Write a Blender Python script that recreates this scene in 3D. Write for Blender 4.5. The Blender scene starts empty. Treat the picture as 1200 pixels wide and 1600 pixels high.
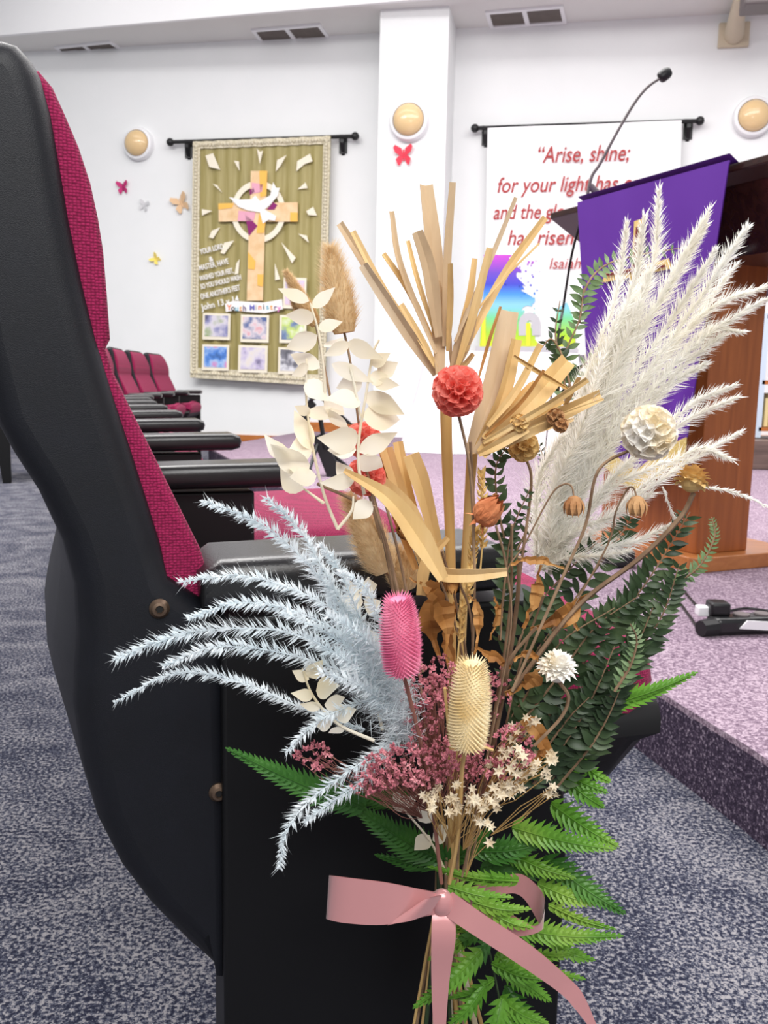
import bpy, math, random
from mathutils import Vector, Matrix
rnd = random.Random(7)
C = bpy.context.scene.collection
V = Vector
PI = math.pi
# ------------------------------------------------------------------ camera, world, lights, exposure
FPX = 1400.0
CAM = V((0, 0, 0.755))
PITCH = math.atan(205 / FPX); ROLL = math.atan(0.02)
fwd = V((0, math.cos(PITCH), -math.sin(PITCH)))
r0 = V((1, 0, 0)); u0 = V((0, math.sin(PITCH), math.cos(PITCH)))
rgt = r0 * math.cos(ROLL) + u0 * math.sin(ROLL)
upv = u0 * math.cos(ROLL) - r0 * math.sin(ROLL)
cd = bpy.data.cameras.new('camera'); cam = bpy.data.objects.new('camera', cd); C.objects.link(cam)
cd.sensor_fit = 'VERTICAL'; cd.sensor_height = 36; cd.lens = FPX / 1600 * 36
cd.clip_start = 0.02
mw = Matrix.Identity(4)
for i in range(3):
    mw[i][0] = rgt[i]; mw[i][1] = upv[i]; mw[i][2] = -fwd[i]; mw[i][3] = CAM[i]
cam.matrix_world = mw
cd.dof.use_dof = True; cd.dof.focus_distance = 0.53; cd.dof.aperture_fstop = 30
sc = bpy.context.scene
sc.camera = cam
sc.view_settings.view_transform = 'Standard'; sc.view_settings.look = 'None'
sc.view_settings.gamma = 1; sc.view_settings.use_curve_mapping = False
sc.view_settings.exposure = 0.42
wd = bpy.data.worlds.new('world'); sc.world = wd; wd.use_nodes = True
bg = wd.node_tree.nodes['Background']; bg.inputs[0].default_value = (0.93, 0.96, 1, 1); bg.inputs[1].default_value = 0.34

def area(name, loc, target, sx, sy, power, col=(1, 1, 1)):
    l = bpy.data.lights.new(name, 'AREA'); l.shape = 'RECTANGLE'; l.size = sx; l.size_y = sy; l.energy = power; l.color = col
    o = bpy.data.objects.new(name, l); C.objects.link(o); o.location = loc
    o.rotation_euler = (V(target) - V(loc)).to_track_quat('-Z', 'Y').to_euler()
    return o
area('ceiling_panel_light_stage', (0.9, 4.6, 4.9), (0.9, 4.7, 0), 8, 4, 500, (1, .985, .965))
area('fill_light_left', (-4.0, 4.2, 4.9), (-4.0, 4.3, 0), 4, 4, 290, (1, .98, .96))  # unseen lamp added to brighten the floor on the left
area('key_light_bouquet', (.4, -1.1, 2.5), (.1, .6, .6), 2.0, 1.6, 66, (1, .99, .97))  # added key light hung near the camera, brightens the bouquet from the front
area('fascia_fill_light', (0.0, 8.15, 5.08), (0.24, 9.12, 5.0), 9, .2, 26, (1, .99, .98))  # unseen strip lamp added to whiten the fascia

def at(px, py, Y):
    d = fwd + rgt * ((px - 600) / FPX) + upv * ((800 - py) / FPX)
    return CAM + d * (Y / d.y)
def onp(px, py, p, n):
    d = fwd + rgt * ((px - 600) / FPX) + upv * ((800 - py) / FPX)
    n = V(n)
    return CAM + d * ((V(p) - CAM).dot(n) / d.dot(n))
def onz(px, py, z): return onp(px, py, (0, 0, z), (0, 0, 1))

# ------------------------------------------------------------------ materials
def s2l(c): return c / 12.92 if c <= .04045 else ((c + .055) / 1.055) ** 2.4
def rgb(*c): return tuple(s2l(x / 255) for x in c) + (1,)
class NT:
    def __init__(s, name):
        s.m = bpy.data.materials.new(name); s.m.use_nodes = True; s.t = s.m.node_tree
        s.b = s.t.nodes['Principled BSDF']; s.out = s.t.nodes['Material Output']
    def n(s, t, **k):
        x = s.t.nodes.new(t)
        for a, b in k.items():
            if a.startswith('_'): x.inputs[a[1:].replace('_', ' ')].default_value = b
            else: setattr(x, a, b)
        return x
    def l(s, a, b): s.t.links.new(a, b)
def plain(name, col, rough=.6, spec=.4, metal=0, **kw):
    t = NT(name); t.b.inputs['Base Color'].default_value = col; t.b.inputs['Roughness'].default_value = rough
    t.b.inputs['Specular IOR Level'].default_value = spec; t.b.inputs['Metallic'].default_value = metal
    for k, v in kw.items(): t.b.inputs[k.replace('_', ' ')].default_value = v
    return t.m
def noisy(name, stops, scale=20, detail=4, rough=.7, spec=.3, bump=0, bscale=None, stretch=(1, 1, 1), trans=0, coat=0):
    """procedural colour variation; trans mixes in a translucent lobe for thin petals and leaves"""
    t = NT(name); tc = t.n('ShaderNodeTexCoord'); mp = t.n('ShaderNodeMapping'); mp.inputs['Scale'].default_value = stretch
    t.l(tc.outputs['Object'], mp.inputs[0])
    nz = t.n('ShaderNodeTexNoise'); nz.inputs['Scale'].default_value = scale; nz.inputs['Detail'].default_value = detail
    t.l(mp.outputs[0], nz.inputs['Vector'])
    cr = t.n('ShaderNodeValToRGB'); el = cr.color_ramp.elements
    el[0].position, el[0].color = stops[0]; el[1].position, el[1].color = stops[-1]
    for p, c in stops[1:-1]:
        e = el.new(p); e.color = c
    t.l(nz.outputs['Fac'], cr.inputs[0]); t.l(cr.outputs[0], t.b.inputs['Base Color'])
    t.b.inputs['Roughness'].default_value = rough; t.b.inputs['Specular IOR Level'].default_value = spec
    t.b.inputs['Coat Weight'].default_value = coat
    if bump:
        n2 = t.n('ShaderNodeTexNoise'); n2.inputs['Scale'].default_value = bscale or scale * 3; t.l(mp.outputs[0], n2.inputs['Vector'])
        bp = t.n('ShaderNodeBump'); bp.inputs['Strength'].default_value = bump; bp.inputs['Distance'].default_value = .002
        t.l(n2.outputs['Fac'], bp.inputs['Height']); t.l(bp.outputs[0], t.b.inputs['Normal'])
    if trans:
        tr = t.n('ShaderNodeBsdfTranslucent'); t.l(cr.outputs[0], tr.inputs['Color'])
        mx = t.n('ShaderNodeMixShader'); mx.inputs[0].default_value = trans
        t.l(t.b.outputs[0], mx.inputs[1]); t.l(tr.outputs[0], mx.inputs[2]); t.l(mx.outputs[0], t.out.inputs['Surface'])
    return t.m
def carpet(name, dark, mid, light, patch_scale, patch_amt, lo=.42, hi=.60):
    t = NT(name); tc = t.n('ShaderNodeTexCoord')
    n1 = t.n('ShaderNodeTexNoise'); n1.inputs['Scale'].default_value = 150; n1.inputs['Detail'].default_value = 2; n1.inputs['Roughness'].default_value = .8
    n2 = t.n('ShaderNodeTexNoise'); n2.inputs['Scale'].default_value = patch_scale; n2.inputs['Detail'].default_value = 4; n2.inputs['Distortion'].default_value = 1.5
    t.l(tc.outputs['Object'], n1.inputs['Vector']); t.l(tc.outputs['Object'], n2.inputs['Vector'])
    m = t.n('ShaderNodeMath', operation='MULTIPLY_ADD'); m.inputs[1].default_value = patch_amt; m.inputs[2].default_value = -patch_amt / 2
    t.l(n2.outputs['Fac'], m.inputs[0])
    a = t.n('ShaderNodeMath', operation='ADD'); t.l(m.outputs[0], a.inputs[0]); t.l(n1.outputs['Fac'], a.inputs[1])
    cr = t.n('ShaderNodeValToRGB'); el = cr.color_ramp.elements
    el[0].position = lo; el[0].color = dark; el[1].position = hi; el[1].color = light
    e = el.new((lo + hi) / 2); e.color = mid
    t.l(a.outputs[0], cr.inputs[0]); t.l(cr.outputs[0], t.b.inputs['Base Color']); t.b.inputs['Roughness'].default_value = .95
    t.b.inputs['Specular IOR Level'].default_value = .1
    bp = t.n('ShaderNodeBump'); bp.inputs['Strength'].default_value = .5; bp.inputs['Distance'].default_value = .004
    t.l(n1.outputs['Fac'], bp.inputs['Height']); t.l(bp.outputs[0], t.b.inputs['Normal'])
    return t.m
def weave(name, c1, c2, scale):
    t = NT(name); tc = t.n('ShaderNodeTexCoord')
    mp = t.n('ShaderNodeMapping'); mp.inputs['Scale'].default_value = (1, .8, 1.25); t.l(tc.outputs['Object'], mp.inputs[0])
    v = t.n('ShaderNodeTexVoronoi'); v.inputs['Scale'].default_value = scale; v.inputs['Randomness'].default_value = .35
    t.l(mp.outputs[0], v.inputs['Vector'])
    cr = t.n('ShaderNodeValToRGB'); cr.color_ramp.elements[0].position = .25; cr.color_ramp.elements[0].color = c2
    cr.color_ramp.elements[1].position = .75; cr.color_ramp.elements[1].color = c1
    t.l(v.outputs['Distance'], cr.inputs[0]); t.l(cr.outputs[0], t.b.inputs['Base Color'])
    t.b.inputs['Roughness'].default_value = .85; t.b.inputs['Specular IOR Level'].default_value = .25
    t.b.inputs['Sheen Weight'].default_value = .05
    inv = t.n('ShaderNodeMath', operation='SUBTRACT'); inv.inputs[0].default_value = 1; t.l(v.outputs['Distance'], inv.inputs[1])
    bp = t.n('ShaderNodeBump'); bp.inputs['Strength'].default_value = .8; bp.inputs['Distance'].default_value = .0012
    t.l(inv.outputs[0], bp.inputs['Height']); t.l(bp.outputs[0], t.b.inputs['Normal'])
    return t.m
def wood(name, a, b, rough=.35, vert=True, scale=9):
    t = NT(name); tc = t.n('ShaderNodeTexCoord'); mp = t.n('ShaderNodeMapping')
    mp.inputs['Scale'].default_value = (1, 1, .08) if vert else (.1, 1, 1)
    t.l(tc.outputs['Object'], mp.inputs[0])
    nz = t.n('ShaderNodeTexNoise'); nz.inputs['Scale'].default_value = scale * 4; nz.inputs['Detail'].default_value = 6; nz.inputs['Distortion'].default_value = .6
    t.l(mp.outputs[0], nz.inputs['Vector']); cr = t.n('ShaderNodeValToRGB')
    cr.color_ramp.elements[0].position = .3; cr.color_ramp.elements[0].color = a; cr.color_ramp.elements[1].position = .7; cr.color_ramp.elements[1].color = b
    t.l(nz.outputs['Fac'], cr.inputs[0]); t.l(cr.outputs[0], t.b.inputs['Base Color']); t.b.inputs['Roughness'].default_value = rough
    t.b.inputs['Specular IOR Level'].default_value = .5
    return t.m

M = {}
M['wall'] = noisy('wall_paint', [(0, rgb(236, 238, 238)), (1, rgb(242, 243, 243))], 3, 2, .9, .1)
M['ceil'] = noisy('ceiling_paint', [(0, rgb(226, 225, 222)), (1, rgb(232, 231, 228))], 3, 2, .9, .1)
M['ceilup'] = plain('upper_ceiling_paint', rgb(250, 250, 250), .9, .1)
M['carpet'] = carpet('aisle_carpet', rgb(36, 38, 54), rgb(76, 79, 94), rgb(146, 143, 146), 5.5, .26)
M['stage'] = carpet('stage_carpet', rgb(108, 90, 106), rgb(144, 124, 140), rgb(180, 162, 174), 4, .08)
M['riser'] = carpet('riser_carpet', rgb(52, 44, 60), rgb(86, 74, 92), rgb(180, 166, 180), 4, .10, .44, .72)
M['skirt'] = wood('skirting_wood', rgb(168, 96, 44), rgb(196, 122, 62), .4, False)
M['plastic'] = noisy('black_moulded_plastic', [(0, rgb(11, 12, 17)), (1, rgb(17, 19, 27))], 40, 3, .52, .36, .15, 1600)
M['gloss'] = noisy('black_glossy_plastic', [(0, rgb(20, 20, 22)), (1, rgb(28, 28, 30))], 30, 2, .3, .55, .1, 700)
M['panel'] = plain('black_laminate', rgb(11, 11, 13), .5, .3)
M['maroon'] = weave('maroon_weave', rgb(104, 12, 50), rgb(154, 31, 80), 430)
M['bolt'] = plain('bronze_bolt', rgb(120, 100, 84), .4, .5, .8)
M['boltdark'] = plain('bolt_socket', rgb(20, 18, 16), .6)
M['black'] = plain('black_metal', rgb(20, 20, 22), .45, .5)
M['white'] = plain('white_enamel', rgb(240, 240, 242), .35, .5)
M['amber'] = plain('amber_glass', rgb(232, 200, 150), .15, .6)
M['grille'] = noisy('grey_louvre', [(0, rgb(112, 104, 98)), (1, rgb(132, 124, 118))], 8, 2, .7)
M['beige'] = plain('beige_metal', rgb(206, 192, 168), .5)
M['greymetal'] = plain('grey_metal', rgb(112, 104, 104), .5)

# ------------------------------------------------------------------ mesh builder
def catmull(pts, k=6):
    pts = [V(p) for p in pts]
    if len(pts) < 3:
        return [pts[0].lerp(pts[-1], i / k) for i in range(k + 1)]
    q = [pts[0] * 2 - pts[1]] + pts + [pts[-1] * 2 - pts[-2]]
    out = []
    for i in range(1, len(q) - 2):
        a, b, c, d = q[i - 1:i + 3]
        for j in range(k):
            t = j / k
            out.append(.5 * ((2 * b) + (c - a) * t + (2 * a - 5 * b + 4 * c - d) * t * t + (3 * b - a - 3 * c + d) * t ** 3))
    out.append(pts[-1]); return out
def perp(d):
    a = V((0, 0, 1)) if abs(d.z) < .9 else V((1, 0, 0))
    s = d.cross(a).normalized(); return s, s.cross(d).normalized()
def rv():
    while 1:
        p = V((rnd.uniform(-1, 1), rnd.uniform(-1, 1), rnd.uniform(-1, 1)))
        if .05 < p.length < 1: return p.normalized()
class MB:
    def __init__(s): s.v = []; s.f = []
    def add(s, vs, fs):
        o = len(s.v); s.v += [V(x) for x in vs]; s.f += [tuple(i + o for i in f) for f in fs]; return s
    def box(s, c, d, mat=None):
        c = V(c); vs = [V((x * d[0] / 2, y * d[1] / 2, z * d[2] / 2)) for x in (-1, 1) for y in (-1, 1) for z in (-1, 1)]
        if mat: vs = [mat @ x for x in vs]
        return s.add([c + x for x in vs], [(0, 1, 3, 2), (4, 6, 7, 5), (0, 4, 5, 1), (2, 3, 7, 6), (0, 2, 6, 4), (1, 5, 7, 3)])
    def prism(s, poly, ext):
        n = len(poly); e = V(ext); vs = [V(p) for p in poly] + [V(p) + e for p in poly]
        return s.add(vs, [tuple(range(n))[::-1], tuple(range(n, 2 * n))] + [(i, (i + 1) % n, (i + 1) % n + n, i + n) for i in range(n)])
    def loft(s, rings, caps=True, closed=True):
        n = len(rings[0]); vs = [p for r in rings for p in r]; fs = []
        for k in range(len(rings) - 1):
            for i in range(n if closed else n - 1):
                j = (i + 1) % n; fs.append((k * n + i, k * n + j, (k + 1) * n + j, (k + 1) * n + i))
        if caps: fs += [tuple(range(n))[::-1], tuple(range((len(rings) - 1) * n, len(rings) * n))]
        return s.add(vs, fs)
    def tube(s, pts, r, n=6):
        pts = [V(p) for p in pts]; m = len(pts)
        if not hasattr(r, '__len__'): r = [r] * m
        elif len(r) == 2: r = [r[0] + (r[1] - r[0]) * i / (m - 1) for i in range(m)]
        rings = []; sa = None
        for i, p in enumerate(pts):
            d = (pts[min(i + 1, m - 1)] - pts[max(i - 1, 0)]).normalized()
            if sa is None: sa, _ = perp(d)
            sa = (sa - d * sa.dot(d)).normalized(); sb = d.cross(sa)
            rings.append([p + (sa * math.cos(2 * PI * k / n) + sb * math.sin(2 * PI * k / n)) * r[i] for k in range(n)])
        return s.loft(rings)
    def sphere(s, c, r, nu=14, nv=8, mat=None):
        c = V(c); r = V(r) if hasattr(r, '__len__') else V((r, r, r)); vs = []; fs = []
        for j in range(1, nv):
            t = PI * j / nv
            for i in range(nu):
                a = 2 * PI * i / nu; vs.append(V((r.x * math.sin(t) * math.cos(a), r.y * math.sin(t) * math.sin(a), r.z * math.cos(t))))
        for j in range(nv - 2):
            for i in range(nu):
                k = (i + 1) % nu; fs.append((j * nu + i, (j + 1) * nu + i, (j + 1) * nu + k, j * nu + k))
        b = len(vs); vs += [V((0, 0, r.z)), V((0, 0, -r.z))]
        for i in range(nu):
            k = (i + 1) % nu; fs.append((b, i, k)); fs.append((b + 1, (nv - 2) * nu + k, (nv - 2) * nu + i))
        if mat: vs = [mat @ x for x in vs]
        return s.add([c + x for x in vs], fs)
    def lathe(s, c, axis, prof, n=28):
        """prof: list of (radius, height along axis)"""
        c = V(c); ax = V(axis).normalized(); a, b = perp(ax)
        return s.loft([[c + ax * h + (a * math.cos(2 * PI * i / n) + b * math.sin(2 * PI * i / n)) * max(r, 1e-5) for i in range(n)] for r, h in prof])
    def hair(s, p, d, L, w):
        sd = d.cross(rv()); 
        if sd.length < 1e-4: return s
        sd = sd.normalized() * w / 2
        return s.add([p - sd, p + sd, p + d * L], [(0, 1, 2)])
    def spikelet(s, p, d, L, w):
        sd = d.cross(rv())
        if sd.length < 1e-4: return s
        sd = sd.normalized(); nn = sd.cross(d) * w * .25
        return s.add([p, p + d * L * .4 + sd * w / 2, p + d * L, p + d * L * .4 - sd * w / 2, p + d * L * .4 + nn], [(0, 1, 4), (1, 2, 4), (2, 3, 4), (3, 0, 4)])
    def spike(s, p, d, L, r):
        a, b = perp(d)
        return s.add([p + a * r, p - a * r * .5 + b * r * .87, p - a * r * .5 - b * r * .87, p + d * L], [(0, 1, 3), (1, 2, 3), (2, 0, 3)])
    def leaf(s, p, d, n, L, w, fold=.15, curl=.15, k=6, tip=1.6, teeth=0, shape=.8):
        """a blade from p along d, normal n; oval pointed outline, folded on its midrib; teeth makes a sawtooth margin"""
        d = V(d).normalized(); n = V(n); sd = d.cross(n)
        if sd.length < 1e-4: sd, _ = perp(d)
        sd = sd.normalized(); n = sd.cross(d).normalized(); vs = []; fs = []
        for i in range(k + 1):
            t = i / k; ww = w / 2 * (math.sin(PI * t ** shape) ** .8 if 0 < t < 1 else 0) * (1 if t < .5 else 1 - (t - .5) / .5 * .4)
            if teeth and 0 < i < k: ww *= 1.12 if i % 2 else .74
            c = p + d * (L * t) + n * (curl * L * (t - t * t) * 1.6 - curl * L * t * t * .8)
            fw = d * (L / k * .5) if teeth and i % 2 else V((0, 0, 0))
            vs += [c + sd * ww + n * fold * ww + fw, c, c - sd * ww + n * fold * ww + fw]
        for i in range(k):
            a = i * 3; fs += [(a, a + 1, a + 4, a + 3), (a + 1, a + 2, a + 5, a + 4)]
        return s.add(vs, fs)
    def blade(s, pts, w, nrm, fold=.3):
        """long folded blade along a path; w = list of widths"""
        pts = [V(p) for p in pts]; m = len(pts); vs = []; fs = []
        for i, p in enumerate(pts):
            d = (pts[min(i + 1, m - 1)] - pts[max(i - 1, 0)]).normalized(); sd = d.cross(V(nrm)).normalized(); n = sd.cross(d)
            t = i / (m - 1) * (len(w) - 1); a = int(min(t, len(w) - 2)); ww = w[a] + (w[a + 1] - w[a]) * (t - a)
            vs += [p + sd * ww / 2 + n * fold * ww / 2, p, p - sd * ww / 2 + n * fold * ww / 2]
        th = V(nrm).normalized() * -.0005; o = len(vs); vs2 = [x + th for x in vs]
        for i in range(m - 1):
            a = i * 3; fs += [(a, a + 1, a + 4, a + 3), (a + 1, a + 2, a + 5, a + 4)]
        fs2 = [tuple(o + i for i in f[::-1]) for f in fs]
        rim = []
        for i in range(m - 1):
            a = i * 3; rim += [(a, a + 3, a + 3 + o, a + o), (a + 2, a + 2 + o, a + 5 + o, a + 5)]
        e = (m - 1) * 3; rim += [(e, e + 1, e + 1 + o, e + o), (e + 1, e + 2, e + 2 + o, e + 1 + o), (0, o, o + 1, 1), (1, o + 1, o + 2, 2)]
        return s.add(vs + vs2, fs + fs2 + rim)
    def build(s, name, mat, parent=None, smooth=False, base=None, bevel=0, seg=3, sharp=35):
        me = bpy.data.meshes.new(name)
        org = V(base) if base is not None else (parent['_org'] if parent is not None and '_org' in parent else None)
        o3 = V(org) if org is not None else V((0, 0, 0))
        me.from_pydata([tuple(x - o3) for x in s.v], [], s.f); me.update()
        if smooth:
            me.polygons.foreach_set('use_smooth', [True] * len(me.polygons))
            if sharp < 180: me.set_sharp_from_angle(angle=math.radians(sharp))
        ob = bpy.data.objects.new(name, me); C.objects.link(ob); me.materials.append(mat)
        if parent is not None: ob.parent = parent; ob['_org'] = list(o3)
        elif base is not None: ob.location = o3; ob['_org'] = list(o3)
        if bevel:
            b = ob.modifiers.new('bevel', 'BEVEL'); b.width = bevel; b.segments = seg; b.limit_method = 'ANGLE'; b.angle_limit = math.radians(40)
            me.polygons.foreach_set('use_smooth', [True] * len(me.polygons)); me.set_sharp_from_angle(angle=math.radians(sharp))
        return ob
def tag(o, label=None, cat=None, group=None, kind=None):
    if label: o['label'] = label
    if cat: o['category'] = cat
    if group: o['group'] = group
    if kind: o['kind'] = kind
    return o
def thing(name, loc, label, cat, group=None, rz=0, local=False):
    o = bpy.data.objects.new(name, None); C.objects.link(o); o.location = loc; o.rotation_euler = (0, 0, rz); o.empty_display_size = .05
    o['_org'] = [0, 0, 0] if local else list(loc)
    return tag(o, label, cat, group)
def struct(name, mb, mat, **k):
    return tag(mb.build(name, mat, **k), kind='structure')
def copy_tree(o, parent=None):
    c = o.copy(); C.objects.link(c)
    if parent: c.parent = parent
    for ch in list(o.children): copy_tree(ch, c)
    return c
def text_mesh(name, body, size, mat, org, xdir, zdir, parent, shear=0, align='CENTER', extrude=.0015, bold=0, width=None):
    cu = bpy.data.curves.new(name, 'FONT'); cu.body = body; cu.size = size; cu.shear = shear; cu.align_x = align; cu.extrude = extrude; cu.offset = bold
    tmp = bpy.data.objects.new('tmp_text', cu); C.objects.link(tmp)
    dg = bpy.context.evaluated_depsgraph_get(); me = bpy.data.meshes.new_from_object(tmp.evaluated_get(dg))
    bpy.data.objects.remove(tmp); bpy.data.curves.remove(cu)
    if width:
        xs = [v.co.x for v in me.vertices]; k = width / (max(xs) - min(xs))
        for v in me.vertices: v.co.x *= k
    xd = V(xdir).normalized(); zd = V(zdir).normalized(); nd = xd.cross(zd); o3 = V(parent['_org'])
    for v in me.vertices: v.co = V(org) - o3 + xd * v.co.x + zd * v.co.y + nd * v.co.z
    me.materials.clear(); me.materials.append(mat); me.name = name
    ob = bpy.data.objects.new(name, me); C.objects.link(ob); ob.parent = parent; ob['_org'] = list(o3)
    return ob

# ------------------------------------------------------------------ the setting
W0 = V((-1.68, 10.7, 0)); wd_ = V((.982, -.189, 0)).normalized(); wn = V((-.189, -.982, 0)).normalized()
UP = V((0, 0, 1))
def onw(px, py, off=0.0): return onp(px, py, W0 + wn * off, wn)
def wl(t, off, z): p = W0 + wd_ * t + wn * off; return V((p.x, p.y, z))
CZ = 4.5
struct('floor', MB().prism([(-9, -3, -.05), (7.5, -3, -.05), (7.5, 9.0, -.05), (-9, 12.1, -.05)], (0, 0, .05)), M['carpet'])
struct('wall_back', MB().prism([wl(-9, 0, 0), wl(9.5, 0, 0), wl(9.5, -.15, 0), wl(-9, -.15, 0)], (0, 0, 5.4)), M['wall'])
# soffit along the back wall, its fascia and the higher ceiling in front of it
fa, fb = onz(15, 56, CZ), onz(600, 6, CZ); fd = (fb - fa).normalized()
fl, fr = fa - fd * 5, fa + fd * 12
bl, br = wl(-9, 0, CZ), wl(9.5, 0, CZ)
struct('ceiling', MB().prism([fl, fr, br, bl], (0, 0, .12)), M['ceil'])
fn = V((-fd.y, fd.x, 0)) * -1
struct('trim_1', MB().prism([fl + fn * .05 - UP * .005, fr + fn * .05 - UP * .005, fr + fn * .001 - UP * .005, fl + fn * .001 - UP * .005], (0, 0, .70)), M['ceilup'])
struct('ceiling_upper', MB().prism([fl + UP * .7, fr + UP * .7, V((fr.x, -3, CZ + .7)), V((fl.x, -3, CZ + .7))], (0, 0, .1)), M['ceilup'])
# column in front of the wall
c0, c1 = onw(586, 480, .6), onw(689, 480, .6)
struct('wall_pier', MB().prism([V((c0.x, c0.y, .0)), V((c1.x, c1.y, .0)), V((c1.x, c1.y, .0)) - wn * .6, V((c0.x, c0.y, .0)) - wn * .6], (0, 0, CZ)), M['wall'])
# raised stage
SZ = .15
edge = [(.98, -.3), (.63, 1.455), (.54, 1.8), (-1.54, 7.8), (-.95, 10.55), (7, 9.02), (7, -.3)]
struct('stage_floor', MB().prism([V((x, y, SZ - .012)) for x, y in edge], (0, 0, .012)), M['stage'])
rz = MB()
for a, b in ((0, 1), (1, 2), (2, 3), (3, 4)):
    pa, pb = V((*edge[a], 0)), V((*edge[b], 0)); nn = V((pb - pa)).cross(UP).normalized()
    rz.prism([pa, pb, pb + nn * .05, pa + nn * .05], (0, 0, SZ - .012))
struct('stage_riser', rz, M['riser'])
struct('baseboard_back', MB().prism([wl(-9, 0, 0), wl(.68, 0, 0), wl(.68, .02, 0), wl(-9, .02, 0)], (0, 0, .085)), M['skirt'])
struct('baseboard_stage', MB().prism([wl(.78, 0, SZ), wl(8.5, 0, SZ), wl(8.5, .02, SZ), wl(.78, .02, SZ)], (0, 0, .11)), M['skirt'])

# ceiling vents
def vent(name, pts, label):
    P = [onz(x, y, CZ) for x, y in pts]; c = sum(P, V()) / 4
    t = thing(name, c, label, 'vent', 'ceiling vents above the back wall')
    q = lambda u, v, z: (P[0] * (1 - u) + P[1] * u) * (1 - v) + (P[3] * (1 - u) + P[2] * u) * v + V((0, 0, z))
    mb = MB()
    for u0_, u1_, v0_, v1_ in ((0, 1, 0, .12), (0, 1, .88, 1), (0, .05, .12, .88), (.95, 1, .12, .88), (.47, .53, .12, .88)):
        mb.prism([q(u0_, v0_, -.02), q(u1_, v0_, -.02), q(u1_, v1_, -.02), q(u0_, v1_, -.02)], (0, 0, .02))
    mb.build('frame', M['white'], t)
    for a, b in ((.05, .47), (.53, .95)):
        g = MB()
        g.prism([q(a, .12, -.004), q(b, .12, -.004), q(b, .88, -.004), q(a, .88, -.004)], (0, 0, .004))
        for i in range(9):
            v0_ = .13 + i * .083
            g.prism([q(a, v0_, -.012), q(b, v0_, -.012), q(b, v0_ + .05, -.012), q(a, v0_ + .05, -.012)], (0, 0, .006))
        g.build('grille', M['grille'], t)
vent('ceiling_vent', [(84, 72), (172, 63), (202, 82), (108, 92)], 'double grey ceiling vent above the left wall lamp')
vent('ceiling_vent', [(392, 45), (500, 36), (518, 59), (410, 68)], 'double grey ceiling vent above the olive banner')
vent('ceiling_vent', [(758, 17), (880, 7), (886, 34), (766, 43)], 'double grey ceiling vent above the white poster')

# wall lamps
def lamp(p, r, n, label):
    t = thing('wall_lamp', p, label, 'lamp', 'round bulkhead lamps on the back wall')
    MB().lathe(p, n, [(0, 0), (r, 0), (r, .05), (r * .94, .075), (r * .80, .085), (r * .78, .06), (0, .06)], 40).build('mounting_ring', M['white'], t, True)
    MB().lathe(p, n, [(r * .77, .07)] + [(r * .77 * math.cos(a * PI / 18), .07 + r * .5 * math.sin(a * PI / 18)) for a in range(10)], 40).build('lens', M['amber'], t, True, sharp=180)
lamp(onw(218, 226), .185, wn, 'round wall lamp left of the olive banner')
lamp(onw(640, 190, .6), .205, wn, 'round wall lamp on the white pier')
lamp(onw(1176, 184), .20, wn, 'round wall lamp above the lectern on the right')

# paper butterflies
def butterfly(p, s, rot, col, label, col2=None):
    t = thing('paper_butterfly', p, label, 'butterfly', 'paper butterflies stuck on the wall')
    ax = wd_ * math.cos(rot) + UP * math.sin(rot); az = UP * math.cos(rot) - wd_ * math.sin(rot)
    m1 = plain('paper_' + label.split()[0], col, .7)
    for sg in (-1, 1):
        mb = MB()
        for outl in ([(.03, 0), (.12, .42), (.5, .62), (.62, .45), (.5, .15), (.2, -.02)], [(.03, -.02), (.3, -.05), (.48, -.25), (.36, -.6), (.25, -.62), (.1, -.35)]):
            base = [p + ax * (sg * x * s) + az * (y * s) + wn * (.01 + abs(x) * s * .45) for x, y in outl]
            mb.prism(base if sg > 0 else base[::-1], -wn * .004)
        mb.build('wing', m1, t)
    MB().tube([p + az * (-.35 * s) + wn * .012, p + az * (.35 * s) + wn * .012], s * .05).build('body', plain('butterfly_body', col2 or col, .7), t)
butterfly(onw(193, 293), .12, .1, rgb(196, 46, 116), 'magenta paper butterfly on the white wall', rgb(140, 30, 80))
butterfly(onw(226, 321), .10, -.3, rgb(214, 214, 216), 'pale grey paper butterfly on the white wall')
butterfly(onw(284, 318), .17, .45, rgb(226, 190, 150), 'tan paper butterfly beside the olive banner')
butterfly(onw(244, 405), .10, .9, rgb(246, 222, 110), 'yellow paper butterfly low on the wall')
butterfly(onw(631, 243, .6), .165, .05, rgb(224, 66, 86), 'pinkish red paper butterfly on the pier')

# ------------------------------------------------------------------ olive banner on its rod
def rod(px0, px1, py0, py1, off, label, br0, br1):
    a, b = onw(px0, py0, off), onw(px1, py1, off); a.z = b.z = (a.z + b.z) / 2
    t = thing('curtain_rod', a, label, 'rod')
    MB().tube([a, b], .022, 10).build('pole', M['black'], t, True)
    for p in (a, b): MB().sphere(p, .045, 12, 8).build('finial', M['black'], t, True)
    d = (b - a).normalized()
    for k in (br0, br1):
        p = a + (b - a) * k
        mb = MB().prism([p + UP * .0 - d * .02, p - wn * off + UP * .02 - d * .02, p - wn * off - UP * .18 - d * .02, p - UP * .06 - d * .02], d * .04)
        mb.box(p - wn * (off - .01) - UP * .06, (.09, .02, .2)); mb.build('bracket', M['black'], t)
    return a, b
rod(266, 555, 223, 212, .085, 'black curtain rod carrying the olive banner', .09, .93)
M['olive'] = noisy('olive_satin', [(0, rgb(140, 128, 74)), (.5, rgb(162, 150, 96)), (1, rgb(182, 170, 120))], 6, 3, .5, .4, 0, None, (6, 6, .4))
M['lace'] = noisy('cream_lace', [(.3, rgb(186, 176, 146)), (.6, rgb(226, 218, 196))], 60, 2, .8)
M['cream'] = plain('cream_felt', rgb(240, 232, 212), .8)
M['feltwhite'] = plain('white_felt', rgb(246, 244, 242), .8)
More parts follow.
